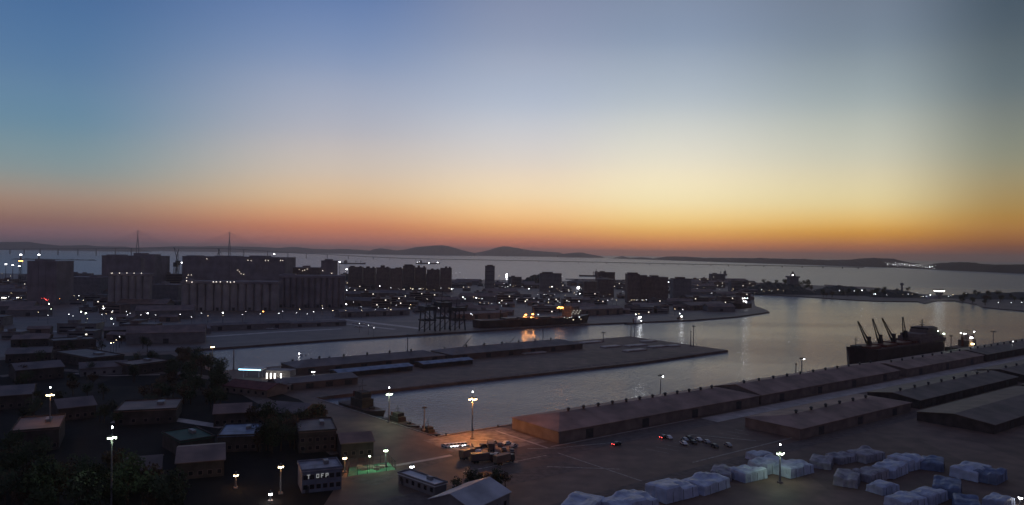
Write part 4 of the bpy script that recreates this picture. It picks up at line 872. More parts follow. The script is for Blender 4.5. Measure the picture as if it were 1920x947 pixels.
# brightly lit frontages
def lit_front(px, py, wpx, hpx, lb, m='W_w', h=6, name='lit_building', cat='building'):
    v = G(px, py); W = wpx/FPX*v.y; hh = max(h, 3)
    t_ = thing(name, lb, cat, v, 0, 'lit frontages in the town')
    MB().box(-W/2,W/2,0.15,10,0,hh).build('wall','wall1',t_); MB().box(-W/2-0.4,W/2+0.4,-1,10.4,hh,hh+0.4).build('roof','roof',t_)
    hw = hpx/FPX*v.y
    MB().box(-W*0.47,W*0.47,0,0.148,hh*0.5-hw/2,hh*0.5+hw/2).build('lit_window',m,t_)
    return t_
MT['W_b'] = emis('bright_window', (1, 0.96, 0.9), 6)
for a_ in ((914.5,560,20,1.6,'long bright white frontage under the middle of the town','W_b'),(889,530,13,1.0,'thin bright strip window below the skyline tower','W_b'),(1045,565,7,1.2,'small lit frontage above the orange quay','W_b'),(1085.6,541,7,3.5,'brightest white lit building corner in the town','L_w'),(1013,520.5,9,1,'lit roof sign strip on the skyline','W_b'),(1446,536,18,1.2,'long lit hall at the foot of the wooded mound','W_w'),(6,561,12,1.2,'lit market frontage at the left photo edge','W_b'),(36,561,11,1.2,'second lit frontage from the left photo edge','W_b'),(780,544,16,1,'lit row of shop windows below the apartment slabs','W_w'),(1641,554,6,1.4,'lit ferry office on the outer mole','W_b'),(950,521,2.5,7,'vertical white lit sign building on the skyline','L_w'),(729,528,1.3,20,'thin tall vertically lit tower in the left town','W_w'),(269,592,3,8,'vertically lit entrance below the left silo','W_w')):
    px, py, wp, hp, lb, m = a_
    v = G(px, py); lit_front(px, py, wp, hp, lb, m, h=max(5, hp/FPX*v.y*1.15 + (1 if hp > 5 else 0)))
# blue sign and cyan petrol canopy
v = G(271, 640); t_ = thing('billboard', 'glowing blue rectangular sign board in the dark left district', 'sign', v, 0)
MB().tube((-3,0,0),(-3,0,3),0.15,0.15,5).tube((3,0,0),(3,0,3),0.15,0.15,5).build('post','dark',t_)
MB().box(-4.2,4.2,-0.2,0.2,3,7.4).build('sign_panel','L_b',t_); MB().box(-3.6,3.6,-0.32,-0.202,5.4,6.1).build('light_bar','L_c',t_)
v = G(468, 708); t_ = thing('petrol_station', 'petrol station with a glowing cyan canopy edge at the end of the far basin', 'petrol station', v, -0.1)
MB().box(-7,7,0,9,4.6,5.4).build('canopy','white',t_)
MB().box(-7.1,7.1,-0.25,-0.003,4.7,5.4).build('light_strip','L_c',t_)
for x in (-5,5):
    for y in (2,7): MB().tube((x,y,0),(x,y,4.6),0.25,0.25,8).build('column','white',t_)
for x in (11,13.5,16,20): MB().box(x-0.25,x+0.25,0,0.5,0,3.2).build('lit_totem','W_b',t_)
MB().box(8,24,5,14,0,4.2).build('shop','wall3',t_)
# lock control tower, hill and lighthouse on the mole
v = G(1761, 560); t_ = thing('control_tower', 'funnel-shaped control tower with a lit top band beside the sea lock', 'tower', v, 0)
hg = H-(543-hor(1761))/FPX*v.y
def ring(r_, z, n_=14): return [(r_*math.cos(2*math.pi*i/n_), r_*math.sin(2*math.pi*i/n_), z) for i in range(n_)]
MB().loft([ring(4.5,0),ring(4.2,hg*0.35),ring(9.0,hg*0.82)]).build('shaft','wall3',t_)
MB().loft([ring(9.1,hg*0.82),ring(9.8,hg*0.93)]).build('window','W_b',t_); MB().loft([ring(10.2,hg*0.93),ring(10.2,hg),ring(8.5,hg+0.8)]).build('roof','roof',t_)
MB().box(-22,-5,-4,10,0,6).build('lock_house','roofp',t_)
v = G(1486, 549); t_ = thing('observation_tower', 'square dark tower on the wooded mound above the outer mole', 'tower', v, 0)
hg = H-(520-hor(1486))/FPX*v.y; w_ = 8/FPX*v.y
MB().box(-w_,w_,-w_,w_,0,hg).build('shaft','wall1',t_); MB().box(-w_*1.25,w_*1.25,-w_*1.25,w_*1.25,hg,hg+3).build('gallery','wall1',t_)
MB().loft([ring(w_*0.7,hg+3),ring(w_*0.45,hg+8),ring(0.4,hg+14)]).build('roof','roof',t_)
for dx, dz in ((-3,8),(9,4)): MB().box(dx-0.9,dx+0.9,-w_*0.9,-w_*0.9+1,hg+dz-3,hg+dz-1.6).build('lamp','L_w',t_)
v = G(1691, 545.5); t_ = thing('lighthouse', 'little round-topped lighthouse on the jetty beyond the mole', 'lighthouse', v, 0)
MB().loft([ring(2.6,0),ring(1.8,14)]).build('shaft','wall1',t_); MB().loft([ring(3.6,14),ring(4.0,16),ring(3.6,19),ring(0.4,21)]).build('lantern','wall1',t_)
v = G(1641, 519); 
# jetties out in the bay
for px0, py0, px1, py1, wd, lb in ((1545,533.5,1700,546,9,'jetty'),(1300,531,1480,530,14,'jetty'),(1060,522.5,1180,525,16,'jetty')):
    a = G(px0, py0); b1 = G(px1, py1); d = (b1-a); nn = Vector((-d.y, d.x, 0)).normalized()*wd
    o = MB().prism([xy(a), xy(b1), xy(b1+nn), xy(a+nn)], -7, 0.6).build('jetty', 'quaywall'); o['kind'] = 'structure'
# mound terrain
def mound(px0, px1, py, top, dp, name='hill'):
    a = G(px0, py); b1 = G(px1, py); cx = (a.x+b1.x)/2; W = (b1.x-a.x)/2; hg = H-(top-hor((px0+px1)/2))/FPX*a.y
    vs = []; N, K = 28, 10; rnd_ = random.Random(px0)
    for j in range(K+1):
        for i in range(N+1):
            u = i/N*2-1; w2 = j/K*2-1; f = max(0, 1-u*u)*max(0, 1-w2*w2); vs.append((cx+u*W, a.y+dp/2+w2*dp/2, -0.3 + hg*f**0.8*rnd_.uniform(0.82,1.1)))
    return MB().add(vs, [(j*(N+1)+i, j*(N+1)+i+1, (j+1)*(N+1)+i+1, (j+1)*(N+1)+i) for j in range(K) for i in range(N)]).build(name, 'hill')
mound(1408, 1532, 551, 532, 130)['kind'] = 'structure'
mound(1535, 1640, 553, 536.5, 90)['kind'] = 'structure'
mound(1795, 2150, 560, 549, 110)['kind'] = 'structure'
mound(1640, 1735, 557, 545, 70)['kind'] = 'structure'
mound(975, 1045, 536, 515, 90)['kind'] = 'structure'
# ------------------------------------------------------------------ trees
def tree_proto(seed, m, h=9, r_=3.6, leaves=520):
    rn = random.Random(seed); t_ = thing('tree', 'tree', 'tree')
    mb = MB().tube((0,0,0),(0.15,0.1,h*0.5),0.28,0.17,6)
    for k in range(6):
        th = k*1.05+rn.random(); mb.tube((0.1,0.1,h*(0.32+0.04*k)),(math.cos(th)*r_*0.6, math.sin(th)*r_*0.6, h*(0.55+0.05*k)),0.11,0.04,4)
    mb.build('trunk','bark',t_)
    cl = [(math.cos(a)*r_*0.55*rn.uniform(0.4,1.1), math.sin(a)*r_*0.55*rn.uniform(0.4,1.1), h*rn.uniform(0.45,0.88), r_*rn.uniform(0.3,0.5)) for a in [k*0.7 for k in range(11)]]
    cr = MB()
    for i in range(leaves):
        cx, cy, cz, cr_ = rn.choice(cl); d = Vector((rn.gauss(0,1), rn.gauss(0,1), rn.gauss(0,0.8))).normalized()*cr_*rn.uniform(0.55,1.05)
        p = Vector((cx,cy,cz))+d; s_ = rn.uniform(0.18,0.42); a = Vector((rn.gauss(0,1),rn.gauss(0,1),rn.gauss(0,1))).normalized(); b2 = a.orthogonal().normalized()
        cr.add([p+a*s_, p+b2*s_*0.7, p-a*s_, p-b2*s_*0.7], [(0,1,2,3)])
    cr.build('crown', m, t_)
    return proto(t_)
TR = [tree_proto(1,'leaf'), tree_proto(2,'leaf',11,4.2,620), tree_proto(3,'leafb',8,3.4,460), tree_proto(4,'leaf',7,3.8,480)]
def trees(n_, x0, x1, y0, y1, label, group, seed=1, sz=(0.8,1.3), cond=None, tt=TR):
    rn = random.Random(seed); k = 0; g_ = 0
    while k < n_ and g_ < n_*30:
        g_ += 1; px = rn.uniform(x0, x1); py = rn.uniform(y0, y1)
        if cond and not cond(px, py): continue
        v = G(px, py)
        if any(math.hypot(a1-v.x, a2-v.y) < r2*0.75+2 for a1, a2, r2 in PLACED): continue
        pk = rn.choice(tt); scl = rn.uniform(*sz); mid = (x0+x1)/2; my = (y0+y1)/2
        kd = ['round green tree','spreading green tree','brownish thin tree','squat green tree'][TR.index(pk)]
        nm = ('big ' if scl > sum(sz)/2 else 'small ') + kd + ' ' + label + ', ' + ('far ' if py < y0+(y1-y0)/3 else 'middle ' if py < y0+(y1-y0)*2/3 else 'near ') + ['leftmost', 'left', 'centre', 'right', 'rightmost'][min(4, int(5*(px-x0)/(x1-x0)))] + ' part'
        place(pk, loc=v, rz=rn.uniform(0,6.3), label=nm, group=group, scale=scl); k += 1
# ------------------------------------------------------------------ pier warehouses
pa = G(1180, 630); pb = G(411, 695); PDv = (pa-pb).normalized(); PRZ = math.atan2(PDv.y, PDv.x); PN = Vector((PDv.y, -PDv.x, 0))
def PP(px_line, t_):      # a spot on the pier: at that px along its far edge, t metres towards the camera
    f = ray(px_line, 500); dd_ = Vector((f.x, f.y, 0)); 
    # intersect with the far edge
    nrm = PN; k = pb.dot(nrm)/dd_.dot(nrm); return dd_*k + PN*t_
def shed(label, a, b1, depth, h, hr, inward, wallm='wall1', roofm='roof', vents=0, group='warehouses', doors=6, name='warehouse', panels=0, hip=0.0):
    d = (b1-a); d.z = 0; W = d.length; rz = math.atan2(d.y, d.x); sg = 1 if (Vector((-d.y, d.x, 0)).dot(inward) > 0) else -1
    t_ = thing(name, label, 'warehouse', (a.x, a.y, 0), rz, group)
    y0, y1 = (0, depth) if sg > 0 else (-depth, 0)
    MB().box(0,W,y0,y1,0,h).build('wall',wallm,t_)
    rf = MB().gable(0,W,y0,y1,h,hr,0.6,hip=hip).build('roof',roofm,t_)
    for x in (() if hip else (0, W)): MB().add([(x,y0,h),(x,y1,h),(x,(y0+y1)/2,hr-0.1)],[(0,1,2) if x else (2,1,0)]).build('gable',wallm,t_)
    for k in range(vents):
        x = (hip + (W-2*hip)*(k+0.5)/vents) if hip else W*(k+0.5)/vents; MB().tube((x,(y0+y1)/2,hr-0.2),(x,(y0+y1)/2,hr+0.8),0.55,0.55,8).tube((x,(y0+y1)/2,hr+0.8),(x,(y0+y1)/2,hr+1.6),1.0,0.5,8).build('ventilator','dark',rf)
    for k in range(doors):
        x = W*(k+0.5)/doors; yy = y0 if sg < 0 else y0
        MB().box(x-2.2,x+2.2,y0-0.1,y0+0.1,0,h*0.75).build('door','dark',t_)
    for k in range(panels):
        x = W*k/panels
        if x < hip or x > W-hip: continue
        MB().add([(x+0.1,y0-0.3,h+0.05),(x+0.35,y0-0.3,h+0.05),(x+0.35,(y0+y1)/2,hr+0.16),(x+0.1,(y0+y1)/2,hr+0.16)],[(0,1,2,3)]).add([(x+0.1,y0-0.3,h-0.1),(x+0.35,y0-0.3,h-0.1),(x+0.35,y0-0.3,h+0.05),(x+0.1,y0-0.3,h+0.05)],[(0,1,2,3)]).build('roof_seam',roofm,rf)
    return t_
inw = -PN
shed('left one of the two long warehouses on the middle pier', PP(515, 42), PP(782, 42), 28, 4.4, 7.2, inw, 'roof', 'roof', 5, 'long warehouses on the middle pier', hip=12)
shed('right one of the two long warehouses on the middle pier, with a hipped end', PP(792, 44), PP(1030, 44), 30, 4.4, 7.4, inw, 'roof', 'roof', 6, 'long warehouses on the middle pier', hip=14)
shed('low bluish-roofed shed on the near side of the pier, left', PP(560, 66), PP(690, 66), 13, 3.2, 4.2, inw, 'walld', 'tarpd', 0, 'low sheds on the middle pier', 4)
shed('low bluish-roofed shed on the near side of the pier, right', PP(712, 64), PP(800, 64), 12, 3.2, 4.2, inw, 'walld', 'tarpd', 0, 'low sheds on the middle pier', 4)
shed('long low shed by the basin head at the left of the pier', PP(430, 90), PP(560, 92), 20, 4, 5.5, inw, 'roof', 'roof', 0, 'low sheds on the middle pier', 4)
def heap(px, py, W, D, h, lb, m, group, rz=None, name='cargo_stack'):
    v = G(px, py); t_ = thing(name, lb, 'cargo', v, PRZ if rz is None else rz, group)
    MB().box(-W/2,W/2,-D/2,D/2,0,0.25).build('pallet','wood',t_)
    rn = random.Random(int(px)); rings = []
    for f, k in ((0,1),(0.75,0.97),(1,0.8)):
        rings.append([(a1*W/2*k+rn.uniform(-.2,.2), a2*D/2*k+rn.uniform(-.2,.2), 0.25+h*f) for a1, a2 in ((-1,-1),(0,-1.02),(1,-1),(1,1),(0,1.02),(-1,1))])
    MB().loft(rings).build('cover', m, t_)
for i, (px, py, W, lb) in enumerate([(1108,642,26,'pale flat cargo patch on the pier, leftmost'),(1145,650,22,'pale flat cargo patch right of the wide crossarm mast'),(1192,648,26,'pale flat cargo patch, third from the left on the pier'),(1232,650,22,'pale flat cargo patch near the masts, nearer the tip'),(1190,657,26,'pale flat cargo patch on the near side of the pier'),(1262,648.5,14,'small pale cargo patch just right of the pier middle'),(1215,640,18,'thin pale cargo patch at the far side of the pier'),(1060,650,20,'dull cargo patch beside the right pier warehouse'),(1000,662,26,'dull cargo patch below the right pier warehouse')]):
    heap(px, py, W*0.9, 7, 0.9, lb, 'pale', 'pale cargo patches on the pier')
# cargo stacks and small shapes on pier edge against the water
for i, (px, lb) in enumerate([(548,'dark block'),(583,'dark block'),(617,'dark block'),(832,'dark block'),(904,'dark block'),(948,'dark block')]):
    v = PP(px, 3); t_ = MB().box(-1.5,1.5,-1.5,1.5,0,2.6).box(-0.6,0.6,-0.6,0.6,2.6,4.2).build('bollard_hut','dark',None,loc=v); tag(t_, 'small dark hut on the far edge of the middle pier', 'hut', 'small huts on the pier edge')
# hopper cranes on the pier far edge
for px, lb in ((948,'small hopper crane on the pier edge near the orange reflections'),(862,'slanting boom crane on the pier edge left of centre')):
    v = PP(px, 6); t_ = thing('mobile_crane', lb, 'crane', v, PRZ, 'small cranes on the pier')
    MB().box(-3,3,-1.5,1.5,0.8,2.8).build('body','dark',t_)
    for x in (-2,0,2): MB().tube((x,-1.6,0.6),(x,1.6,0.6),0.6,0.6,8).build('wheel','tyre',t_)
    MB().tube((-1,0,2.5),(7 if px > 900 else 9,0,12 if px < 900 else 9),0.35,0.2,4).build('boom','dark',t_)

# ------------------------------------------------------------------ near yard along the quay
def qshed(label, s0, s1, t0, t1, h, hr, **kw):
    return shed(label, Q(s0, t1), Q(s1, t1), t1-t0, h, hr, -QI, doors=max(3, int((s1-s0)/34)), **kw)
qshed('long dark quay warehouse with a row of roof ventilators, left half', 36, 179, 7, 39, 5.2, 8.6, wallm='wall2', roofm='qroof', vents=12, group='warehouses along the near quay', panels=20, hip=15)
qshed('long dark quay warehouse with roof ventilators, right half left of the crane ship', 181, 338, 7, 39, 5.2, 8.6, wallm='wall2', roofm='qroof', vents=11, group='warehouses along the near quay', panels=20)
qshed('dark quay warehouse beside the crane ship', 346, 474, 12, 40, 5.6, 7.6, wallm='wall2', roofm='qroof', vents=8, group='warehouses along the near quay', panels=14)
qshed('dark quay warehouse at the right photo edge', 480, 700, 12, 40, 5.6, 7.6, wallm='walld', roofm='roof', vents=16, group='warehouses along the near quay')  # right-hand sheds: darkness of the window view put into darker materials
qshed('second-row warehouse whose roof edge cuts the bright lane', 128, 232, 66, 94, 4.8, 6.8, wallm='wall2', roofm='qroof', vents=6, group='second row of warehouses', panels=16, hip=13)
qshed('second-row warehouse in the dark right part of the yard', 242, 380, 66, 94, 4.8, 6.8, wallm='walld', roofm='roof', vents=8, group='second row of warehouses', panels=18)
qshed('second-row warehouse farthest to the right', 392, 620, 66, 94, 4.8, 6.8, wallm='walld', roofm='roof', vents=12, group='second row of warehouses')
qshed('third-row dark warehouse behind the tarpaulin stacks at the right', 212, 340, 106, 140, 4.5, 6.5, wallm='walld', roofm='roof', vents=0, group='third row of warehouses', panels=16)
qshed('third-row warehouse farther right behind the tarpaulins', 350, 520, 106, 140, 4.5, 6.5, wallm='walld', roofm='roof', vents=0, group='third row of warehouses')
for nm, s0, s1, t0, t1, z, m in (('road', -20, 126, 42.5, 54, 0.004, 'road'), ('road', 126.01, 760, 42, 52, 0.004, 'pale'), ('road', -20, 760, 95, 103, 0.004, 'road'), ('road', -60, 20, 60, 72, 0.004, 'road'), ('pavement', -8, 34, 2, 34, 0.006, 'quaywall'), ('pavement', 30, 122, 40.6, 41.7, 0.010, 'pale'), ('pavement', 27, 28.2, 6, 41.7, 0.010, 'pale')):
    o = MB().prism([xy(Q(s0,t0)), xy(Q(s1,t0)), xy(Q(s1,t1)), xy(Q(s0,t1))], z-0.003, z+0.001).build(nm, m); o['kind'] = 'structure'
def paint(s0, t0, s1, t1, wd=0.35):
    a = Q(s0,t0); b1 = Q(s1,t1); d = (b1-a).normalized(); nn = Vector((d.y,-d.x,0))*wd/2
    return [xy(a-nn), xy(b1-nn), xy(b1+nn), xy(a+nn)]
mb = MB()
for s0 in range(60, 130, 6): mb.add([(p[0],p[1],0.012) for p in paint(s0, 66, s0+2.5, 76, 0.25)], [(3,2,1,0)])
for s0, t0, s1, t1 in ((10,62,30,80),(35,45,60,52),(20,38,34,46),(60,90,140,90),(-20,50,20,50),(5,12,22,24),(-5,30,4,52),(26,50,26,95),(95,60,110,84)): mb.add([(p[0],p[1],0.013) for p in paint(s0,t0,s1,t1,0.7)], [(3,2,1,0)])
o = mb.build('road_marking','line'); o['kind'] = 'structure'
# bollards at the basin corner
bo = thing('bollard', 'b', 'bollard'); MB().loft([ring(0.35,0,8),ring(0.28,0.7,8),ring(0.5,0.85,8),ring(0.45,1.1,8)]).build('post','dark',bo); proto(bo)
for s_ in range(4, 330, 14): place(bo, loc=Q(s_, 1.6, 0.25), label='squat mooring bollard on the near quay edge', group='bollards on the near quay')
# tarpaulin-covered stacks
def tarp(v, W, D, h, rz, lb, seed, m='tarp'):
    t_ = thing('tarpaulin_stack', lb, 'covered stack', v, rz, 'tarpaulin covered stacks in the yard')
    rn = random.Random(seed)
    MB().box(-W/2+0.3,W/2-0.3,-D/2+0.3,D/2-0.3,0,0.3).build('pallet','wood',t_)
    nx, ny = 20, 12; ch = [[rn.uniform(0.74, 1.06) for _ in range(4)] for _ in range(3)]; cut = [rn.uniform(-0.08, 0.08) for _ in range(3)]
    def stp(x): return 1/(1+math.exp(-x*26))
    def hgt(u, v):                          # goods of uneven height under the sheet
        a1 = [0, 0, 0]
        for r_ in range(3):
            a1[r_] = ch[r_][0] + sum((ch[r_][k+1]-ch[r_][k])*stp(u-(-0.5+0.5*k+cut[k])) for k in range(3))
        z = a1[0] + (a1[1]-a1[0])*stp(v+0.33) + (a1[2]-a1[1])*stp(v-0.33)
        e_ = max(abs(u), abs(v)); return z*(1 - 0.10*max(0, (e_-0.8)/0.2)**2) + rn.uniform(-0.012, 0.012)
    vs = []
    for a_ in range(ny+1):
        for b2 in range(nx+1):
            u, v_ = b2/nx*2-1, a_/ny*2-1; rc = 1 - 0.05*max(0, abs(u)*abs(v_)-0.7)
            vs.append((u*W/2*rc+rn.uniform(-.05,.05), v_*D/2*rc+rn.uniform(-.05,.05), h*hgt(u, v_)))
    fs = [(a_*(nx+1)+b2, a_*(nx+1)+b2+1, (a_+1)*(nx+1)+b2+1, (a_+1)*(nx+1)+b2) for a_ in range(ny) for b2 in range(nx)]
    loop = [b2 for b2 in range(nx)] + [a_*(nx+1)+nx for a_ in range(ny)] + [ny*(nx+1)+nx-b2 for b2 in range(nx)] + [(ny-a_)*(nx+1) for a_ in range(ny)]
    prev_ = loop; m_ = len(loop); ph = rn.uniform(0, 6)
    for f, ex in ((0.82, 1.015), (0.45, 1.02), (0.04, 1.06)):
        st = len(vs)
        for q_, i0 in enumerate(loop):
            x, y, z = vs[i0]; fo = ex + 0.022*math.sin(q_*1.9+ph)*(1.2-f) + rn.uniform(-.006, .006); vs.append((x*fo, y*fo, z*f + (0.12*h*math.sin(q_*0.55+ph)*0.5 if f < 0.1 and False else 0)))
        cur = list(range(st, st+m_))
        fs += [(prev_[q_], cur[q_], cur[(q_+1) % m_], prev_[(q_+1) % m_]) for q_ in range(m_)]; prev_ = cur
    MB().add(vs, fs).build('tarpaulin', m, t_)
    for k in (-0.3, 0.03, 0.33):
        x = W*k; MB().tube((x,-D/2*1.07,0.2),(x,-D/2*1.03,h*0.72),0.06,0.06,4).build('rope','dark',t_)
tl = [ # px, py base, width px, height m, name
 (1092,962,72,7.5,'left bottom stack cut by the photo edge'),(1176,957,78,7.5,'second stack cut by the photo bottom edge'),(1258,930,66,7.5,'pale stack with the brightest top left of the mast'),(1322,915,64,6.2,'stack touching the brightest one on its right'),
 (1354,893,44,5.2,'small stack behind the brightest pair'),(1402,896,48,5.8,'stack just left of the green mast'),(1441,880,52,6.5,'stack right behind the green mast foot'),(1484,886,56,6.8,'wide stack right of the green mast foot'),
 (1540,872,44,5,'dull low stack right of the green mast'),(1578,864,40,5,'dull low stack, second right of the green mast'),(1622,860,50,5.8,'isolated stack at the far row centre'),(1424,860,34,4.5,'tiny far stack left of the green mast'),
 (1588,905,48,5.8,'left end stack of the long middle row'),(1632,897,46,5.8,'second stack of the long middle row'),(1668,888,48,6.4,'stack with pale ridges in the middle row'),(1702,874,52,6.6,'tallest looking stack behind the middle row'),
 (1748,876,44,6,'blue-shaded stack right of the middle row'),(1655,921,40,5,'small stack below the middle row'),(1698,947,52,5.6,'stack near the photo bottom, right of centre'),(1740,938,50,6,'pale flat-topped stack near the bottom right'),
 (1775,925,54,6.6,'broad stack in the right bottom group'),(1820,892,56,6.8,'big blue-shaded stack at the right'),(1856,900,46,6.2,'right end stack of the right group'),(1872,948,44,5.2,'isolated stack near the bottom right corner'),
 (1812,955,50,5.6,'stack cut by the bottom edge at the right'),(1510,925,40,4.6,'lone low stack below the wide one')][:25]
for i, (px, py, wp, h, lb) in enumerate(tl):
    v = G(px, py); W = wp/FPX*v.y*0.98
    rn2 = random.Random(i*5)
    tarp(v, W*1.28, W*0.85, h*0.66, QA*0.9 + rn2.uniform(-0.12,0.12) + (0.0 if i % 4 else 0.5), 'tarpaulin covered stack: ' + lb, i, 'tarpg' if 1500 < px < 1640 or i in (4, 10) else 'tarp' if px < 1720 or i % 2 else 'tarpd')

# ------------------------------------------------------------------ near buildings at the bottom
def house(px0, py0, px1, py1, depth, h, lb, wallm='wall1', roofm='roof', name='building', floors=1, wins=5, parapet=True, lit=(), group=None, cat='building', gable=None):
    a = G(px0, py0); b1 = G(px1, py1); d = b1-a; W = d.length; rz = math.atan2(d.y, d.x)
    t_ = thing(name, lb, cat, a, rz, group)
    MB().box(0,W,0,depth,0,h).build('wall',wallm,t_)
    if gable: 
        MB().gable(0,W,0,depth,h,h+gable,0.5).build('roof',roofm,t_)
        for x in (0, W): MB().add([(x,0,h),(x,depth,h),(x,depth/2,h+gable-0.1)],[(0,1,2) if x else (2,1,0)]).build('gable',wallm,t_)
    else:
        rf = MB().box(-0.3,W+0.3,-0.3,depth+0.3,h,h+0.35).build('roof',roofm,t_)
        for (x0,x1,y0,y1) in ((-0.3,W+0.3,-0.3,0),(-0.3,W+0.3,depth,depth+0.3),(-0.3,0,0,depth),(W,W+0.3,0,depth)): MB().box(x0,x1,y0,y1,h+0.35,h+0.9).build('parapet',wallm,rf)
        MB().box(W*0.62,W*0.74,depth*0.5,depth*0.72,h+0.35,h+1.6).build('roof_unit','steel',rf)
    for f in range(floors):
        for k in range(wins):
            x = W*(k+0.5)/wins; z = 1.2+f*3.2
            fr = MB().box(x-0.8,x+0.8,-0.08,0.1,z-0.1,z+1.5).build('window_frame','wall2',t_)
            MB().box(x-0.68,x+0.68,-0.12,-0.083,z,z+1.4).build('pane','W_d' if (f,k) in lit else 'glass',fr)
    MB().box(W*0.08,W*0.08+1.2,-0.1,0.1,0,2.2).build('door','dark',t_)
    c = (a+b1)/2; PLACED.append((c.x, c.y+depth/2, math.hypot(W, depth)/2)); return t_
of = house(566, 925, 640, 917, 11, 7.0, 'small office with blue-grey walls and white lettering on its front', 'officew', 'tarpg', 'office', 2, 6)
# white lettering band, unreadable strokes in the photograph
# strokes
W0 = (G(640,917)-G(566,925)).length
sg = MB()
xs = W0*0.12
for i, ch in enumerate('TPBFP'):
    x = xs + i*1.5; z = 4.7
    segs = {'T':[(0,1.1,1,1.3),(0.4,0,0.6,1.1)],'P':[(0,0,0.22,1.3),(0.22,1.1,0.9,1.3),(0.7,0.6,0.9,1.1),(0.22,0.5,0.9,0.68)],'B':[(0,0,0.22,1.3),(0.22,0,0.9,0.2),(0.22,1.1,0.9,1.3),(0.7,0.2,0.9,1.1)],'F':[(0,0,0.22,1.3),(0.22,1.1,0.9,1.3),(0.22,0.55,0.7,0.75)]}[ch]
    if i == 1: continue
    for a1, b1, c1, d1 in segs: sg.box(x+a1, x+c1, -0.3, -0.2, z+b1, z+d1)
MT['sign_w'] = emis('lit_lettering', (0.9, 0.92, 0.95), 0.28)
sg.build('lettering', 'sign_w', of)
# green lit court with fence
ca, cb, cc, cd = G(652,893), G(742,880), G(728,866), G(655,876)
MB().prism([xy(ca),xy(cb),xy(cc),xy(cd)], 0.004, 0.012).build('sports_court','court')['kind'] = 'structure'
fc = thing('fence', 'dark mesh fence round the green lit court', 'fence', ca, 0)
for p_, q_ in ((ca,cb),(cb,cc),(cc,cd),(cd,ca)):
    a = p_-ca; b1 = q_-ca; n_ = 5
    for k in range(n_): v = a.lerp(b1, k/n_); MB().tube(v, v+Vector((0,0,3)), 0.09, 0.09, 5).build('post','dark',fc)
    MB().tube(a+Vector((0,0,3)), b1+Vector((0,0,3)), 0.07,0.07,4).tube(a+Vector((0,0,1.5)), b1+Vector((0,0,1.5)), 0.05,0.05,4).build('rail','dark',fc)
cv = (ca+cb+cc+cd)/4
for i, (dx, dy) in enumerate(((-4,0),(0,0.6),(4,1.2),(-2,-1.5),(2.5,-1.2))):
    t_ = MB().box(-1.0,1.0,-0.5,0.5,0.0,0.9).box(-1.0,1.0,0.4,0.5,0.9,1.3).build('bench','pale',None,loc=(cv.x+dx,cv.y+dy,0.014)); tag(t_, 'pale bench on the green lit court', 'bench', 'benches on the green court')
g_ = thing('light_mast', 'low green floodlight in the green court', 'light mast', (cv.x, cv.y-2, 0.014)); MB().tube((0,0,0),(0,0,5),0.08,0.06,5).build('pole','dark',g_); MB().box(-0.3,0.3,-0.2,0.2,5,5.25).build('lamp_head','L_g',g_); light(g_, (0,0,4.6), (0.45,1,0.5), 420, 0.2)
house(747, 906, 815, 931, 5, 3.2, 'long narrow low building with a white roof running to the lower right', 'wall1', 'white', 'shed', 1, 6)
house(885, 985, 955, 950, 16, 5, 'gabled grey warehouse at the bottom centre', 'wall1', 'roofp', 'warehouse', 1, 4, gable=3.0, cat='warehouse')
house(640, 860, 700, 855, 16, 6, 'dark hall with a red-brown roof behind the green court', 'walld', 'roofb', 'warehouse', 1, 4, gable=2)
house(560, 850, 630, 845, 22, 8, 'dark block behind the small office', 'walld', 'roof', 'building', 2, 5)
house(338, 857, 402, 846, 20, 5.5, 'low hall with a blue-green roof at the left, nearest the lamp', 'walld', 'roofg', 'warehouse', 1, 5, group='blue green roofed halls')
house(408, 848, 482, 845, 20, 6, 'low hall with a dull blue roof right of the blue-green one', 'walld', 'tarpd', 'warehouse', 1, 5, group='blue green roofed halls')
house(420, 735, 500, 745, 16, 4, 'red-roofed market hall below the petrol station', 'wall2', 'awn', 'market_hall', 1, 6, gable=2.5)
house(500, 738, 545, 733, 5, 3.5, 'low pale-roofed kiosk right of the red market hall', 'wall1', 'roofp', 'kiosk', 1, 4)
for i, (x0,y0,x1,y1,dp,h,wm_,rm,lb) in enumerate([
 (10,680,95,676,26,6,'walld','roof','long low hall at the left edge, far row'),(100,676,170,690,22,6,'walld','roof','hall with a pale slanting roof edge in the left district'),(30,716,120,708,26,7,'walld','roof','wide hall at the left edge, middle row'),
 (150,706,240,700,20,5,'wall1','roof','pale low hall right of the yellow mast in the left district'),(250,704,320,694,20,6,'walld','roofb','brown-roofed hall left of the market'),(-20,770,60,764,30,7,'walld','roof','hall at the left edge behind the lone mast'),
 (110,790,180,782,22,6,'walld','roof','hall right of the lone mast foot'),(215,798,330,792,24,6,'walld','roofb','pale-edged hall behind the tall green-white mast'),(195,634,248,632,16,7,'walld','roof','small hall with a lamp beside the blue sign'),
 (20,650,90,648,20,6,'walld','roofb','hall in the far left rows'),(100,655,180,650,20,6,'walld','roof','hall in the far left rows beside the lit lane'),(400,800,470,796,18,6,'walld','roofb','dark brown hall in the middle of the left part'),
 (480,798,560,805,22,7,'walld','roof','dark hall left of the basin end'),(20,850,110,842,26,8,'walld','roof','big dark hall bottom left'),(330,900,420,892,24,6,'walld','roofb','dark brown-roofed hall near the bottom, left of the lamp'),(230,925,300,918,18,7,'walld','roof','dark house right of the tall mast at the bottom')]):
    house(x0,y0,x1,y1,dp,h,lb,wm_,rm,'warehouse',1,5,gable=(2.5 if i % 3 != 1 else None),group='halls of the dark left district',cat='warehouse')
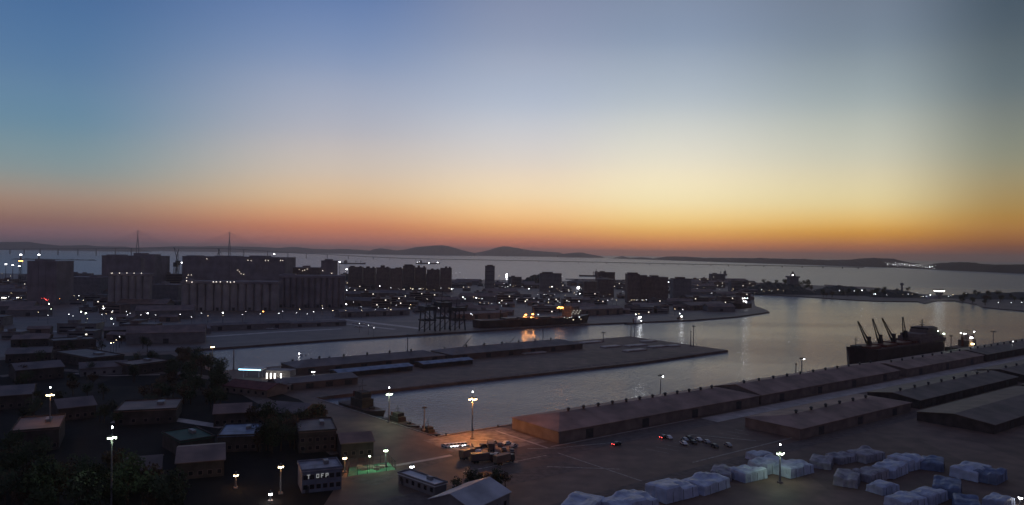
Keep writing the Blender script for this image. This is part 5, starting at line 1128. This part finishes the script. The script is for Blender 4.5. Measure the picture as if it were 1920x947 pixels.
# roads in the left part and the lit street by the court
def road(pts, wd, m='road', z=0.004, name='road'):
    ws = [G(*p) for p in pts]; L_ = []; R_ = []
    for i, p in enumerate(ws):
        a = ws[max(i-1,0)]; b1 = ws[min(i+1,len(ws)-1)]; d = (b1-a).normalized(); nn = Vector((d.y,-d.x,0))*wd/2; L_.append(p-nn); R_.append(p+nn)
    n_ = len(ws); vs = [(p.x,p.y,z) for p in L_+R_]
    o = MB().add(vs, [(i+n_, i+1+n_, i+1, i) for i in range(n_-1)]).build(name, m); o['kind'] = 'structure'
road([(640,893),(700,905),(760,880),(850,853),(880,845)], 6.5, 'road', 0.008)
road([(738,873),(800,862),(846,853)], 2.2, 'pale', 0.016, 'pavement')
road([(0,705),(120,693),(190,700),(330,698),(420,712),(520,765),(640,850)], 9, 'road', 0.006)
road([(20,668),(90,662),(130,666),(180,685)], 4, 'pale', 0.012, 'pavement')
road([(140,700),(200,704),(300,702)], 3, 'pale', 0.012, 'pavement')
road([(330,632),(400,630),(520,622),(640,616)], 7, 'pale', 0.006)
road([(640,598),(760,612),(790,616)], 10, 'pale', 0.006); road([(640,606),(740,617)], 6, 'pale', 0.010)
road([(0,618),(140,622),(260,618)], 8, 'pale', 0.006)
road([(210,790),(330,786),(420,800)], 6, 'pale', 0.006)
road([(1100,584),(1190,590)], 8, 'pale', 0.006); road([(1180,560),(1400,552)], 8, 'pale', 0.006)
road([(860,590),(960,596),(1050,600)], 10, 'pale', 0.006)
# trees
trees(70, -20, 330, 860, 990, 'in the bottom left wood', 'trees bottom left', 2, (0.9,1.5), lambda px, py: py > 900 or px < 120)
trees(45, 290, 420, 690, 770, 'at the left end of the far basin', 'trees by the basin end', 3, (0.9,1.4))
trees(20, 335, 410, 668, 690, 'on the bank by the small lit mast', 'reddish trees on the bank', 9, (0.8,1.1), lambda px, py: py > 657+(px-330)*0.47+3, TR[2:3])
trees(26, 470, 610, 800, 850, 'left of the near basin', 'trees left of the near basin', 4, (0.9,1.4), None)
trees(7, 640, 700, 838, 856, 'behind the green court', 'trees behind the court', 5, (0.7,1.1), lambda px, py: py > 790+(px-640)*0.32)
trees(12, 850, 950, 915, 960, 'by the gabled warehouse', 'trees by the gabled warehouse', 6, (0.6,1.0))
trees(40, 20, 330, 640, 800, 'between the left halls', 'street trees of the left district', 7, (0.8,1.2))
trees(26, 1425, 1530, 535, 550, 'on the mole mound', 'trees on the mole', 8, (1.4,2.3))
trees(30, 1535, 1720, 545, 558, 'on the low outer mole', 'trees along the outer mole', 10, (1.2,1.8))
trees(26, 1800, 1920, 556, 572, 'on the right edge spit', 'trees on the right spit', 11, (1.2,1.8))
# protos never placed are removed again
for d_ in (LP.values(), CARS.values(), TR, [b[0] for b in TB+HB]):
    for p in d_:
        if p.name not in USED:
            def kill(o):
                for c in KIDS.get(o.name, []): kill(c)
                bpy.data.objects.remove(o)
            kill(p)
# ------------------------------------------------------------------ haze
HZ = bpy.data.materials.new('haze'); HZ.use_nodes = True; n = HZ.node_tree.nodes; n.clear()
ho = n.new('ShaderNodeOutputMaterial'); hv = n.new('ShaderNodeVolumePrincipled'); HZ.node_tree.links.new(hv.outputs[0], ho.inputs['Volume'])
hv.inputs['Color'].default_value = (1.0, 0.86, 0.80, 1); hv.inputs['Density'].default_value = 5.6e-5; hv.inputs['Anisotropy'].default_value = 0.6
o = MB().box(-36000, 36000, -33500, 37000, -9.5, 245).build('haze', HZ); tag(o, 'thin evening haze over harbour and sea', 'haze', kind='stuff')
